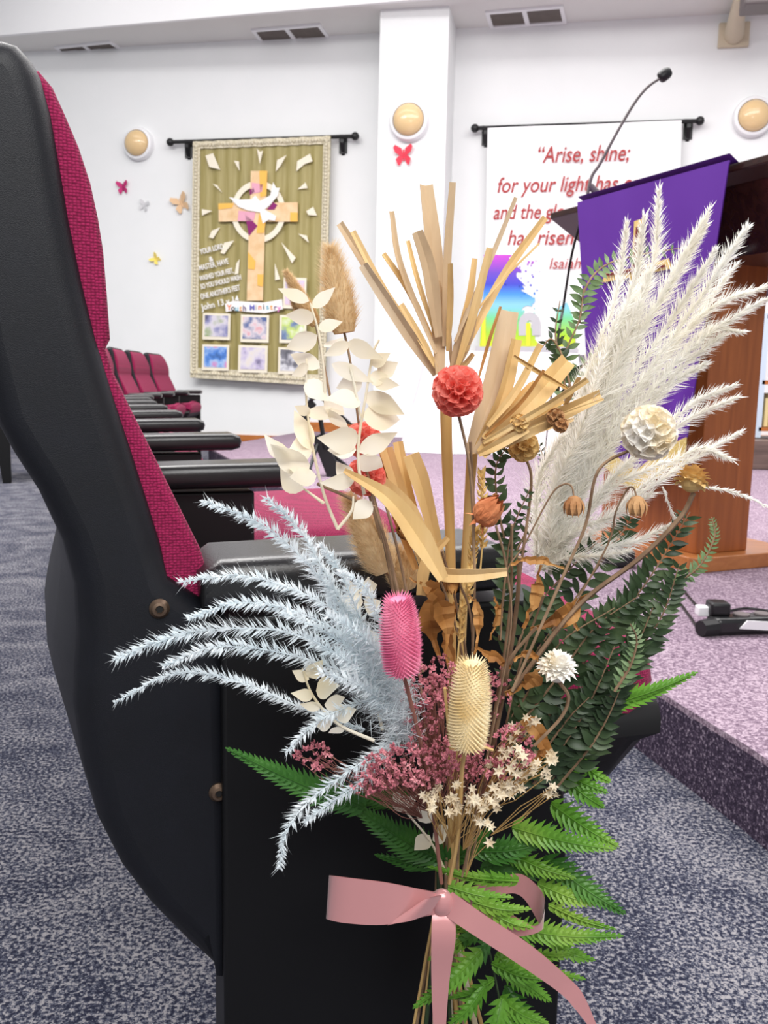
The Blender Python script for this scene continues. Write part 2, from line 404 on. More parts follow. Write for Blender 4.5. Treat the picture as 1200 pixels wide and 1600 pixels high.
M['peach'] = noisy('peach_patch', [(.3, rgb(228, 190, 142)), (.6, rgb(240, 210, 170))], 9, 3, .8)
M['gold'] = plain('gold_patch', rgb(244, 190, 92), .8)
M['plum'] = plain('plum_patch', rgb(140, 40, 110), .8)
M['pinkp'] = plain('pink_patch', rgb(232, 170, 190), .8)
OB = .125
bt = thing('church_banner', onw(405, 590, OB), 'olive satin banner with patchwork cross and white dove', 'banner')
tl, tr, brr, bll = onw(303, 222, OB), onw(517, 213, OB), onw(508, 603, OB), onw(299, 590, OB)
def bq(u, v, o=0.0):  # point on the banner: u right, v down
    p = (tl * (1 - u) + tr * u) * (1 - v) + (bll * (1 - u) + brr * u) * v
    return p + wn * (o + .018 * math.sin(u * 34 + v * 2) * (.3 + v * .3) + .01 * math.sin(u * 71 + 1))
def b_px(px, py, o=.035):
    p = onw(px, py, OB); return p + wn * o
NB, NVv = 90, 24
mb = MB()
mb.loft([[bq(i / NB, j / NVv) for i in range(NB + 1)] for j in range(NVv + 1)], False, False)
mb.loft([[bq(i / NB, j / NVv, -.006) for i in range(NB + 1)] for j in range(NVv + 1)], False, False)
mb.build('cloth', M['olive'], bt, True, sharp=180)
mb = MB()
def lace_strip(u0_, v0_, u1_, v1_, du, dv, n):
    for i in range(n):
        a, b = i / n, (i + 1) / n
        uu, vv = u0_ + (u1_ - u0_) * a, v0_ + (v1_ - v0_) * a; ux, vx = u0_ + (u1_ - u0_) * b, v0_ + (v1_ - v0_) * b
        mb.prism([bq(uu, vv, .012), bq(ux, vx, .012), bq(ux + du, vx + dv, .012), bq(uu + du, vv + dv, .012)][::-1], wn * .008)
    for i in range(n):
        a = (i + .5) / n; uu, vv = u0_ + (u1_ - u0_) * a + du * .5, v0_ + (v1_ - v0_) * a + dv * .5
        mb.sphere(bq(uu, vv, .02), .022, 6, 4)
lace_strip(0, 0, 1, 0, 0, .03, 44); lace_strip(0, .955, 1, .955, 0, .045, 44); lace_strip(0, 0, 0, 1, .05, 0, 70); lace_strip(.95, 0, .95, 1, .05, 0, 70)
mb.build('lace_trim', M['lace'], bt)
def flat(name, pts, mat, par, o=.035, th=.006, f=b_px):
    P = [f(x, y, o) for x, y in pts]
    nn = (P[1] - P[0]).cross(P[2] - P[0])
    if nn.dot(wn) < 0: P = P[::-1]
    return MB().prism(P[::-1], wn * th).build(name, mat, par)
Z1 = lambda x, y: (250 + x / 3.4286, 170 + y / 3.4286)
z1 = lambda L: [Z1(*p) for p in L]
ang = [i * 2 * PI / 40 for i in range(41)]
ring = MB()
for i in range(40):
    pts = [Z1(533 + r * math.cos(a), 555 + r * 1.14 * math.sin(a)) for r, a in ((118, ang[i]), (145, ang[i]), (145, ang[i + 1]), (118, ang[i + 1]))]
    ring.prism([b_px(x, y, .036) for x, y in pts], wn * .006)
cr = flat('cross', z1([(494, 338), (582, 338), (575, 508), (744, 505), (744, 608), (570, 608), (558, 1030), (472, 1030), (484, 606), (322, 608), (322, 512), (490, 510)]), M['peach'], bt, .042)
ring.build('ring', M['cream'], bt)
for pts, m in (([(540, 338), (582, 338), (578, 470), (545, 480)], 'gold'), ([(322, 512), (405, 510), (395, 535), (322, 545)], 'gold'), ([(705, 560), (744, 560), (744, 608), (705, 608)], 'gold'),
               ([(480, 770), (520, 820), (515, 865), (480, 860)], 'gold'), ([(530, 890), (562, 890), (558, 955), (530, 950)], 'gold'), ([(430, 550), (520, 560), (510, 606), (425, 606)], 'pinkp'),
               ([(500, 400), (560, 410), (555, 450), (500, 460)], 'pinkp'), ([(462, 560), (530, 632), (485, 685)], 'plum'), ([(580, 545), (615, 505), (636, 520), (620, 545)], 'plum'), ([(488, 440), (510, 430), (515, 450), (490, 468)], 'plum'),
               ([(540, 560), (575, 600), (565, 670), (525, 670)], 'gold')):
    flat('patch', z1(pts), M[m], cr, .05, .004)
flat('dove', z1([(380, 478), (440, 492), (500, 490), (520, 470), (545, 500), (600, 470), (615, 400), (632, 430), (650, 430), (640, 470), (600, 520), (570, 545), (632, 580), (625, 605), (590, 600), (560, 620), (545, 560), (480, 550), (430, 530)]), M['feltwhite'], bt, .058)
for L in ([(250, 255), (290, 242), (328, 330), (270, 315)], [(402, 282), (428, 286), (432, 336)], [(525, 218), (542, 235), (556, 228), (540, 300)], [(625, 340), (632, 280), (682, 252), (650, 310)],
          [(735, 338), (740, 285), (808, 245), (822, 285), (780, 300)], [(288, 405), (312, 412), (338, 452)], [(742, 435), (784, 398), (795, 428)], [(230, 540), (285, 550), (232, 575)],
          [(788, 552), (825, 528), (845, 575), (800, 572)], [(268, 690), (285, 655), (328, 638), (290, 698)], [(745, 672), (790, 682), (802, 720)], [(330, 775), (350, 720), (402, 708), (350, 780)],
          [(655, 718), (732, 800), (712, 830)], [(405, 890), (415, 830), (432, 808), (425, 885)], [(620, 830), (648, 915), (622, 920)]):
    flat('flame_patch', z1(L), M['cream'], bt, .03)
for body, x, y, s, w in (('YOUR LORD', 287, 755, .085, .29), ('&', 283, 808, .08, None), ('MASTER, HAVE', 297, 838, .085, .36), ('WASHED YOUR FEET,', 312, 890, .08, .42), ('SO YOU SHOULD WASH', 335, 930, .08, .50), ("ONE ANOTHER'S FEET", 332, 985, .085, .49), ('John 13 v 14', 332, 1045, .10, .47)):
    text_mesh('verse_line', body, s, M['feltwhite'], b_px(*Z1(x, y + 12), .04), wd_ * .975 + UP * .22, UP * .975 - wd_ * .22, bt, 0, 'CENTER', .004, .001, w)
sc_pts = [(355, 1045), (400, 1030), (480, 1036), (560, 1040), (660, 1022), (664, 1075), (570, 1096), (480, 1090), (400, 1082), (360, 1090)]
scr = flat('scroll', z1(sc_pts), M['feltwhite'], bt, .036)
scr['_org'] = list(bt['_org'])
cols = [rgb(236, 120, 60), rgb(236, 160, 60), rgb(120, 120, 200), rgb(60, 60, 70), rgb(90, 60, 120), rgb(190, 190, 180), rgb(120, 190, 210), rgb(220, 120, 190)]
for i, ch in enumerate('Youth Ministry'):
    if ch == ' ': continue
    text_mesh('letter', ch, .088, plain('letter_ink', cols[(i * 3) % 8], .7), b_px(*Z1(378 + i * 20.5, 1080 + 4 * math.sin(i * .5)), .046), wd_, UP, scr, 0, 'CENTER', .002, .001)
def photo(x0, y0, x1, y1, pal, seed):
    fr = flat('photo_print', z1([(x0, y0), (x1, y0 + 4), (x1 - 3, y1 + 4), (x0 - 3, y1)]), M['cream'], bt, .034, .006)
    fr['_org'] = list(bt['_org'])
    dx = (x1 - x0) * .08; dy = (y1 - y0) * .08
    m = noisy('photo_ink', [(.2, rgb(*pal[0])), (.42, rgb(*pal[1])), (.55, rgb(*pal[2])), (.75, rgb(*pal[3]))], 5.5 + seed * .4, 3, .35)
    flat('picture', z1([(x0 + dx, y0 + dy), (x1 - dx, y0 + dy + 4), (x1 - dx - 3, y1 - dy - 2), (x0 + dx - 3, y1 - dy - 6)]), m, fr, .042, .002)
photo(237, 1095, 384, 1236, ((60, 60, 90), (150, 150, 190), (220, 215, 225), (150, 170, 110)), 1)
photo(440, 1103, 590, 1250, ((30, 34, 50), (90, 110, 160), (226, 216, 222), (226, 70, 90)), 2)
photo(648, 1106, 790, 1254, ((30, 40, 40), (120, 140, 180), (200, 220, 120), (240, 240, 240)), 3)
photo(234, 1262, 377, 1400, ((40, 44, 60), (90, 140, 220), (170, 200, 240), (236, 60, 150)), 4)
photo(427, 1266, 583, 1412, ((50, 40, 90), (200, 190, 220), (226, 220, 226), (236, 226, 200)), 5)
photo(640, 1278, 785, 1420, ((40, 40, 44), (130, 130, 140), (220, 220, 226), (240, 240, 240)), 6)
photo(668, 905, 790, 1070, ((110, 110, 160), (216, 206, 230), (232, 200, 210), (240, 240, 250)), 7)

# ------------------------------------------------------------------ white verse poster
rod(742, 1094, 203, 186, .085, 'black curtain rod carrying the white verse poster', .05, .955)
pt = thing('verse_poster', onw(900, 556, .125), 'white hanging poster with red verse and rainbow splash', 'poster')
M['poster'] = plain('poster_vinyl', rgb(248, 247, 249), .5, .3)
ptl, ptr, pbr, pbl = onw(762, 200, .125), onw(1065, 188, .125), onw(1056, 556, .125), onw(756, 553, .125)
mb = MB()
pq = lambda u, v, o: (ptl * (1 - u) + ptr * u) * (1 - v) + (pbl * (1 - u) + pbr * u) * v + wn * (o + .01 * math.sin(u * 9))
for o in (0, -.006): mb.loft([[pq(i / 20, j / 6, o) for i in range(21)] for j in range(7)], False, False)
mb.build('sheet', M['poster'], pt, True, sharp=180)
M['redink'] = plain('red_ink', rgb(172, 54, 54), .6)
M['greyink'] = plain('grey_ink', rgb(198, 196, 202), .6)
M['limeink'] = plain('lime_ink', rgb(226, 232, 60), .6)
onpst = lambda x, y, o=.018: onw(x, y, .125) + wn * o
pd = (onw(1000, 290, .1) - onw(830, 290, .1)); pdir = wd_
ctr = onpst(908, 250)
for body, x0_, x1_, y, s in (('\u201cArise, shine;', 838, 981, 253, .235), ('for your light has come,', 777, 1040, 299, .225), ('and the glory of the LORD', 770, 1046, 341, .215), ('has risen upon you.', 793, 1024, 382, .225), ('Isaiah 60:1', 858, 952, 420, .165)):
    p0_, p1_ = onpst(x0_, y), onpst(x1_, y); text_mesh('printed_verse', body, s, M['redink'], (p0_ + p1_) / 2, wd_, UP, pt, .22, 'CENTER', .001, .0015 if y < 400 else 0, (p1_ - p0_).length)
# rainbow splash: colour bands are printed ink, keyed to the height on the poster
t = NT('rainbow_ink'); tc = t.n('ShaderNodeTexCoord'); sx = t.n('ShaderNodeSeparateXYZ'); t.l(tc.outputs['Object'], sx.inputs[0])
za, zb = onpst(800, 552).z - pt['_org'][2], onpst(800, 398).z - pt['_org'][2]
mr = t.n('ShaderNodeMapRange'); mr.inputs['From Min'].default_value = za; mr.inputs['From Max'].default_value = zb
t.l(sx.outputs['Z'], mr.inputs['Value']); crp = t.n('ShaderNodeValToRGB'); el = crp.color_ramp.elements
el[0].position = 0; el[0].color = rgb(236, 226, 40); el[1].position = 1; el[1].color = rgb(206, 70, 206)
for p, c in ((.2, (170, 220, 50)), (.36, (120, 214, 150)), (.5, (140, 206, 240)), (.6, (70, 150, 232)), (.7, (62, 70, 206)), (.82, (110, 70, 200))):
    e = el.new(p); e.color = rgb(*c)
t.l(mr.outputs[0], crp.inputs[0]); t.l(crp.outputs[0], t.b.inputs['Base Color']); t.b.inputs['Roughness'].default_value = .5
mb = MB()
Z8 = lambda x, y: (730 + x / 3.077, 180 + y / 3.077)
main = [(84, 672), (215, 672), (205, 715), (262, 745), (235, 775), (275, 815), (265, 850), (330, 880), (312, 920), (260, 935), (300, 1000), (330, 1080), (345, 1112), (60, 1112), (78, 860)]
sp = []
for i in range(len(main)):
    a, b = main[i], main[(i + 1) % len(main)]
    for k in range(4):
        j = 0 if i >= 12 else rnd.uniform(-9, 9)
        sp.append((a[0] + (b[0] - a[0]) * k / 4 + j, a[1] + (b[1] - a[1]) * k / 4 + (0 if i in (0, 12) else j)))
mb.prism([onpst(*Z8(x, y), .016) for x, y in sp][::-1], wn * .002)
mb.prism([onpst(*Z8(x, y), .016) for x, y in ((430, 930), (480, 900), (520, 1000), (520, 1112), (420, 1112))][::-1], wn * .002)
for i in range(46):
    x, y, r = rnd.gauss(285, 40), rnd.uniform(700, 1000), rnd.uniform(1.5, 6)
    mb.prism([onpst(*Z8(x + r * math.cos(a * PI / 4), y + r * math.sin(a * PI / 4)), .016) for a in range(8)][::-1], wn * .002)
mb.build('rainbow_print', t.m, pt)
mb = MB()
def arch(cx, cy, w, h, th):
    for i in range(12):
        a, b = PI - PI * i / 12, PI - PI * (i + 1) / 12
        P = [(cx + (w - d) * math.cos(q), cy - (w - d) * math.sin(q)) for q, d in ((a, 0), (b, 0), (b, th), (a, th))]
        mb.prism([onpst(*Z8(x, y), .02) for x, y in P][::-1], wn * .002)
    for sg in (-1, 1):
        x0_, x1_ = cx + sg * w, cx + sg * (w - th)
        mb.prism([onpst(*Z8(x, y), .02) for x, y in ((min(x0_, x1_), cy), (max(x0_, x1_), cy), (max(x0_, x1_), cy + h), (min(x0_, x1_), cy + h))][::-1], wn * .002)
arch(300, 1000, 52, 60, 40)
mb.prism([onpst(*Z8(x, y), .02) for x, y in ((40, 1112), (530, 1112), (530, 1142), (40, 1150))][::-1], wn * .002)
mb.build('grey_print', M['greyink'], pt)
mb = MB()
mb.prism([onpst(*Z8(x, y), .023) for x, y in ((283, 1000), (305, 1000), (305, 1112), (283, 1112))][::-1], wn * .002)
mb.prism([onpst(*Z8(x, y), .023) for x, y in ((70, 970), (90, 960), (90, 1112), (70, 1112))][::-1], wn * .002)
mb.build('lime_print', M['limeink'], pt)

# camera bracket on the wall near the ceiling
p0 = onw(1146, 56)
t = thing('wall_bracket', p0, 'beige bracket arm near the ceiling holding a grey camera', 'bracket')
b0 = onw(1126, 44); 
MB().box(p0 + wn * .02, (.30, .04, .24), Matrix.Rotation(-math.atan2(.189, .982), 3, 'Z')).build('wall_plate', M['beige'], t, bevel=.01)
tp = onp(1158, -8, p0 + wn * .7, wn)
MB().tube(catmull([p0 + wn * .03, p0 + wn * .3 + (tp - p0 - wn * .7) * .45, tp], 5), [.10, .06], 12).build('arm', M['beige'], t, True)
cbx = onp(1205, -6, p0 + wn * .9, wn)
MB().box(cbx, (.5, .3, .22), Matrix.Rotation(-.2, 3, 'Z')).build('camera_housing', M['greymetal'], t, bevel=.02)

# ------------------------------------------------------------------ white-clothed table
M['cloth'] = noisy('white_cotton', [(0, rgb(236, 234, 238)), (1, rgb(246, 246, 248))], 4, 2, .85, .1)
ty = 7.75
t = thing('altar_table', (.95, ty, SZ), 'small table under a floor length white cloth on the stage', 'table')
mb = MB(); rings = []
for k in range(13):
    v = k / 12; z = 1.02 - v * (1.02 - SZ - .004); e = .02 + .17 * v ** 1.3; fo = .035 * v
    ring_ = []
    for i in range(120):
        a = i / 120 * 4; sd, q = int(a), a - int(a)
        hx, hy = .62 + e, .3 + e * .8
        x, y = [(-hx + 2 * hx * q, -hy), (hx, -hy + 2 * hy * q), (hx - 2 * hx * q, hy), (-hx, hy - 2 * hy * q)][sd]
        w = fo * math.sin(i * .9 + math.sin(i * .31) * 2); nx, ny = [(0, -1), (1, 0), (0, 1), (-1, 0)][sd]
        ring_.append(V((.98 + x + nx * w, ty + .3 + y + ny * w, z)))
    rings.append(ring_)
mb.loft([r[::-1] for r in rings], True); mb.build('cloth', M['cloth'], t, True, sharp=60)
for sx_ in (-1, 1):
    for sy_ in (-1, 1): MB().box((.98 + sx_ * .55, ty + .3 + sy_ * .24, .55), (.05, .05, .8)).build('leg', M['skirt'], t)
# ------------------------------------------------------------------ black folding music stand behind the dry leaves
t = thing('music_stand', (-.42, 5.6, SZ), 'black folding music stand on the stage behind the white leaves', 'stand')
K = lambda x, y, d=5.6: at(x, y, d)
mb = MB()
P = [K(466, 652), K(482, 622), K(548, 662), K(520, 640)]
mb.prism([K(464, 655), K(484, 622), K(494, 632), K(480, 662)], (0, .03, 0)); mb.prism([K(512, 632), K(526, 640), K(552, 664), K(528, 660)], (0, .03, 0))
mb.tube(catmull([K(484, 624), K(500, 618), K(516, 634)], 5), .02, 6)
mb.build('desk', M['black'], t)
MB().prism([K(488, 684), K(502, 678), K(536, 740), K(512, 748)], (0, .12, 0)).build('folded_frame', M['black'], t)
MB().tube([K(500, 650), K(508, 700)], .016).build('pole', M['black'], t)
bp = V((-.42, 5.62, SZ + .012))
for a in (0.3, 2.4, 4.5): MB().tube([bp + V((0, 0, .2)), bp + V((math.cos(a) * .25, math.sin(a) * .25, 0))], .012).build('leg', M['black'], t)
# ------------------------------------------------------------------ lectern
M['lwood'] = wood('lectern_wood', rgb(142, 78, 34), rgb(170, 98, 46), .38)
M['ldark'] = wood('dark_desk_wood', rgb(40, 20, 18), rgb(58, 32, 26), .22, False)
M['lbase'] = wood('lectern_base_wood', rgb(166, 102, 56), rgb(190, 124, 72), .3, False)
M['purple'] = noisy('purple_satin', [(0, rgb(94, 42, 150)), (1, rgb(108, 54, 168))], 5, 2, .65, .3)
M['goldthread'] = plain('gold_embroidery', rgb(240, 208, 130), .6)
M['maroonthread'] = plain('maroon_embroidery', rgb(120, 20, 40), .6)
M['fringe'] = noisy('gold_fringe', [(.3, rgb(206, 176, 90)), (.7, rgb(244, 226, 160))], 200, 1, .7)
LR = V((-.423, .906, 0)); LF = V((.906, .423, 0))
N = V((1.1, 2.45, 0)); DZ = 1.372
def lp(t_, f_, z): return N + LR * t_ + LF * f_ + V((0, 0, z))
bcorner = onz(1084, 897, SZ)
t = thing('lectern', V((1.15, 3.0, SZ)), 'brown wooden lectern with dark slanted desk on the stage', 'lectern')
bt_ = (bcorner - N).dot(LR); bf_ = (bcorner - N).dot(LF)
def lpoly(t0, t1, f0, f1, z, ch=0):
    if ch: return [lp(t0 + ch, f0, z), lp(t0, f0 + ch, z), lp(t0, f1, z), lp(t1, f1, z), lp(t1, f0 + ch, z), lp(t1 - ch, f0, z)]
    return [lp(t0, f0, z), lp(t0, f1, z), lp(t1, f1, z), lp(t1, f0, z)]
MB().prism(lpoly(bt_, bt_ + .62, bf_, bf_ + .5, SZ, .03), (0, 0, .05)).build('base', M['lbase'], t, bevel=.004)
sb0 = onp(1166, 866, bcorner + LR * .06, LR); bff = (sb0 - N).dot(LF)
body = [lp(bt_ + .06, bf_ + .06, SZ + .05), lp(bt_ + .06, bff, SZ + .05), lp(bt_ + .56, bff, SZ + .05), lp(bt_ + .56, bf_ + .06, SZ + .05)]
MB().prism(body, (0, 0, 1.03)).build('body', M['lwood'], t, bevel=.004)
# slanted desk: high along the front, sloping down towards the reader
dk = .56; dz = .30
def dpt(t_, f_, o=0): return lp(t_, f_, DZ - dz * f_ / dk + o)
MB().prism([dpt(0, 0), dpt(0, dk), dpt(1.17, dk), dpt(1.17, 0)], (0, 0, .022)).build('desk', M['ldark'], t, bevel=.003)
MB().prism([dpt(.1, .05, -.001), dpt(.1, .5, -.001), lp(.16, .5, 1.15), lp(.16, .12, 1.15)], LR * .93).build('desk_box', M['ldark'], t)
# purple antependium hung over the front edge
cl = thing('lectern_cloth', lp(.5, 0, DZ), 'purple cloth with gold cross hanging over the lectern', 'cloth')
cn = -LF
ct0, ct1 = .26, .965
def cq(u, v, o=0.0):  # u 0 near right edge .. 1 left edge ; v 0 top .. 1 bottom
    tt = (ct0 + .20 * v) * (1 - u) + (ct1 - .02 * v) * u
    return lp(tt, -.03 + .10 * min(1, v * 1.0) * 1.0, DZ + .024 - v * .93) + cn * (o + .012 * math.sin(u * 9 + 1) * v + .006 * math.sin(u * 23) * v)
def vend(u): return .86 + .14 * (1 - abs(2 * u - 1))
mb = MB(); nu = 40
for o in (0, -.004): mb.loft([[cq(i / nu, j / 20 * vend(i / nu), o) for i in range(nu + 1)] for j in range(21)], False, False)
mb.loft([[dpt(ct0 + (ct1 - ct0) * i / nu, k * .14 - .03, .027) for i in range(nu + 1)] for k in (0, .5, 1)], False, False)
mb.build('drape', M['purple'], cl, True, sharp=180)
mb = MB()
for i in range(90):
    u = i / 90; a, b = cq(u, vend(u)), cq(u + .009, vend(u + .009) if u < .99 else vend(1))
    mb.prism([a, b, b - UP * .075, a - UP * .075], cn * .004)
mb.build('fringe', M['fringe'], cl)
def cpx(px, py, o=.012):
    p = onp(px, py, cq(.5, .3), (LF + UP * .108).normalized()); return p + cn * o
def cflat(name, pts, mat, o, th=.003):
    P = [cpx(x, y, o) for x, y in pts]
    return MB().prism(P, cn * th).build(name, mat, cl)
ca, cb, cc, cdn = (1003, 345), (1000, 600), (946, 431), (1058, 398)
Z8p = lambda L: [Z8(*p) for p in L]
cflat('embroidered_cross', Z8p([(820, 512), (858, 500), (848, 728), (985, 690), (1000, 738), (838, 772), (825, 1180), (785, 1190), (798, 782), (664, 806), (680, 762), (808, 738)]), M['goldthread'], .012)
cflat('cross_line', Z8p([(836, 540), (844, 538), (832, 730), (975, 722), (975, 732), (830, 752), (806, 1150), (798, 1150), (816, 756), (690, 774), (690, 764), (818, 742)]), M['maroonthread'], .018)
# gooseneck microphone
mb_ = dpt(.93, .19, .045)
t = thing('gooseneck_microphone', mb_, 'thin black gooseneck microphone rising from the lectern', 'microphone')
D = lambda x, y: at(x, y, mb_.y)
MB().tube([mb_ - UP * .0, D(922, 290)], [.02, .012], 10).build('base', M['greymetal'], t, True)
MB().tube(catmull([D(918, 303), D(925, 275), D(938, 255), D(965, 205), D(992, 160), D(1012, 136), D(1032, 122)], 5), [.0065, .0045], 8).build('stem', M['greymetal'], t, True)
hd = (D(1046, 112) - D(1030, 124)).normalized()
MB().lathe(D(1030, 123), hd, [(.006, 0), (.018, .004), (.021, .012), (.021, .032), (.016, .044), (0, .048)], 14).build('capsule', M['black'], t, True)
# white paper card under the desk edge
a, b = onp(1128, 400, lp(.3, .0, 0), LR), None
q0 = lp(.42, .06, 1.155)
tag(MB().prism([at(1126, 408, 2.78), at(1128, 400, 2.78), at(1188, 390, 2.9), at(1191, 391, 2.9), at(1150, 402, 2.82)], (0.01, .006, 0.0)).build('paper_card', M['white'], base=at(1150, 400, 2.8)), 'white card edge sticking out below the lectern desk', 'card')
# lectern cable
cpath = [dpt(1.0, .02, .0), at(893, 400, 3.4), at(880, 480, 3.5), at(868, 560, 3.6), onz(850, 720, SZ) + UP * .006]
tag(MB().tube(catmull(cpath, 6), .005, 6).build('microphone_cable', M['black'], smooth=True, base=cpath[-1]), 'thin black cable hanging down beside the purple cloth', 'cable')

# background right: shelf with books on a dark step
t = thing('bookshelf', onz(1230, 690, .3), 'pale blue shelf behind the lectern at the right edge', 'shelf')
M['pblue'] = plain('pale_blue_paint', rgb(196, 210, 226), .6); M['greywood'] = wood('grey_brown_wood', rgb(92, 76, 70), rgb(120, 100, 92), .5, False)
sy = 7.0; x0 = at(1187, 600, sy).x
for x in (x0, x0 + .8): MB().box((x + .02, sy + .15, .85), (.04, .3, .95)).build('side_panel', M['pblue'], t)
for z in (.44, .80, 1.3): MB().box((x0 + .42, sy + .15, z), (.8, .3, .03)).build('shelf', M['skirt'], t)
for i in range(8):
    c = [(226, 206, 150), (210, 190, 140), (240, 236, 226)][i % 3]
    tag(MB().box((x0 + .08 + i * .035, sy + .12, .57 + .02 * (i % 2)), (.03, .2, .22 + .04 * (i % 2))).build('book', plain('book_cover', rgb(*c), .6), base=(x0 + .08 + i * .035, sy + .12, .455)), 'pale spined book standing on the pale blue shelf', 'book', 'books on the pale blue shelf')
tag(MB().box((x0 + .6, sy + .1, .26), (1.6, .8, .21)).build('wooden_step', M['greywood'], base=(x0 + .6, sy, SZ)), 'grey brown wooden step under the pale blue shelf', 'step')

# power strip, adapter and cables on the stage
ps = onz(1150, 985, SZ)
t = thing('power_strip', ps, 'black power strip with white paper tag on the stage carpet', 'power strip')
a, b = onz(1110, 990, SZ), onz(1240, 985, SZ); d = (b - a).normalized(); sd = V((-d.y, d.x, 0))
MB().prism([a - sd * .03, b - sd * .03, b + sd * .03, a + sd * .03], (0, 0, .045)).build('housing', M['gloss'], t, bevel=.012)
MB().tube([a - sd * .012 - d * .0 + UP * .02, a - d * .04 + UP * .02 - sd * .02], [.024, .02], 10).build('end_boot', M['black'], t, True)
for k in (.35, .6, .85): MB().lathe(a + (b - a) * k + UP * .044, UP, [(0, 0), (.02, 0), (.02, .005), (0, .005)], 16).build('socket', M['greymetal'], t)
pg = a + (b - a) * .12 + sd * .02
MB().box(pg + UP * .06, (.05, .05, .035)).build('plug', M['black'], t, bevel=.008)
MB().box(a + d * -.005 + sd * .035 + UP * .05, (.03, .03, .025)).build('white_plug', M['white'], t, bevel=.004)
w_ = a + (b - a) * .33 - sd * .032
MB().prism([w_ + UP * .04, w_ + d * .06 + UP * .035, w_ + d * .075 + UP * .012, w_ - d * .02 + UP * .02], -sd * .004).build('paper_tag', M['white'], t)
def cable(pts, label, r=.0035, z=SZ):
    P = catmull([onz(x, y, z) + UP * (r + .001) for x, y in pts], 6)
    return tag(MB().tube(P, r, 6).build('power_cable', M['black'], smooth=True, base=P[0]), label, 'cable', 'black cables around the power strip')
cable([(1050, 905), (1068, 925), (1085, 945), (1102, 962)], 'black cable running from the lectern base to the white plug')
cable([(1030, 945), (1058, 943), (1075, 962), (1092, 985), (1110, 988)], 'black cable curving into the end of the power strip')
cable([(1135, 958), (1165, 953), (1200, 957), (1260, 968)], 'black cable lying behind the power strip at the right')
tag(MB().box(onz(965, 885, SZ) + UP * .03, (.10, .07, .06)).build('power_adapter', M['black'], bevel=.012, base=onz(965, 888, SZ)), 'black power adapter on the stage left of the lectern base', 'adapter')

# ------------------------------------------------------------------ rows of theatre chairs
F = V((.951, .309, 0)).normalized(); R = V((-.309, .951, 0)).normalized()
A0 = at(370, 876, .564); A0.z = 0
SP = .638
def cu(px, py, w=.0):  # pixel -> chair-local (u, z) on its side plane
    p = onp(px, py, A0 + R * w, R); return (p - A0).dot(F), p.z
def L3(u, w, z): return V((u, w, z))
shell_px = [(-40, 54), (0, 52), (25, 60), (48, 85), (62, 112), (78, 170), (92, 250), (107, 340), (128, 440), (150, 530), (178, 620), (205, 700), (235, 790), (255, 850), (268, 905), (345, 960), (365, 1060), (372, 1300), (372, 1530), (300, 1488), (235, 1422), (190, 1362), (155, 1290), (133, 1200), (124, 1110), (126, 1050), (129, 1000), (122, 920), (100, 850), (60, 770), (20, 710), (-8, 660), (-40, 540), (-62, 420), (-78, 300), (-88, 200), (-90, 120), (-75, 75)]
sh = [cu(x, y, .012) for x, y in shell_px]
cus_px = [(30, 118), (60, 110), (82, 136), (101, 178), (123, 230), (141, 285), (153, 340), (161, 390), (167, 460), (172, 530), (164, 545), (180, 590), (205, 640), (245, 720), (272, 775), (292, 815), (312, 855), (322, 885), (330, 902), (338, 925), (322, 950), (262, 952), (228, 850), (190, 740), (150, 640), (108, 500), (78, 360), (56, 230), (32, 150)]
cq_ = [cu(x, y, .03) for x, y in cus_px]
def rounded_loft(poly, w0, w1, r, k=4, puff=0):
    """loft a (u,z) outline across the seat width with softly rounded ends"""
    n = len(poly); cxy = (sum(p[0] for p in poly) / n, sum(p[1] for p in poly) / n)
    nrm = []
    area2 = sum(poly[i][0] * poly[(i + 1) % n][1] - poly[(i + 1) % n][0] * poly[i][1] for i in range(n)); sg = 1 if area2 < 0 else -1
    for i in range(n):
        a, b = V(poly[i - 1]), V(poly[(i + 1) % n]); d = (b - a).normalized(); nrm.append(V((-d.y, d.x)) * sg)
    rings = []
    st = [(w0 + r * (1 - math.cos(j * PI / 2 / k)), r * (1 - math.sin(j * PI / 2 / k))) for j in range(k + 1)]
    mid = [(w0 + r + (w1 - w0 - 2 * r) * j / 8, 0) for j in range(1, 8)]
    st = st + mid + [(w1 - (a - w0), b) for a, b in st[::-1]]
    for w, ins in st:
        pf = puff * (1 - ((w - (w0 + w1) / 2) / ((w1 - w0) / 2)) ** 2)
        rings.append([L3(p[0] + (pf - ins) * nrm[i].x, w, p[1] + (pf - ins) * nrm[i].y) for i, p in enumerate(poly)])
    mb = MB(); mb.loft(rings); return mb
def crown(v):  # the top edge of the backrest drops towards its far corner
    k = max(0, min(1, (v.z - .70) / .2)); w = v.y / SP
    return .05 * k * k * max(0, (w - .72) / .28) ** 2
def flatcaps(o):
    for p in o.data.polygons:
        if len(p.vertices) > 4: p.use_smooth = False
    return o
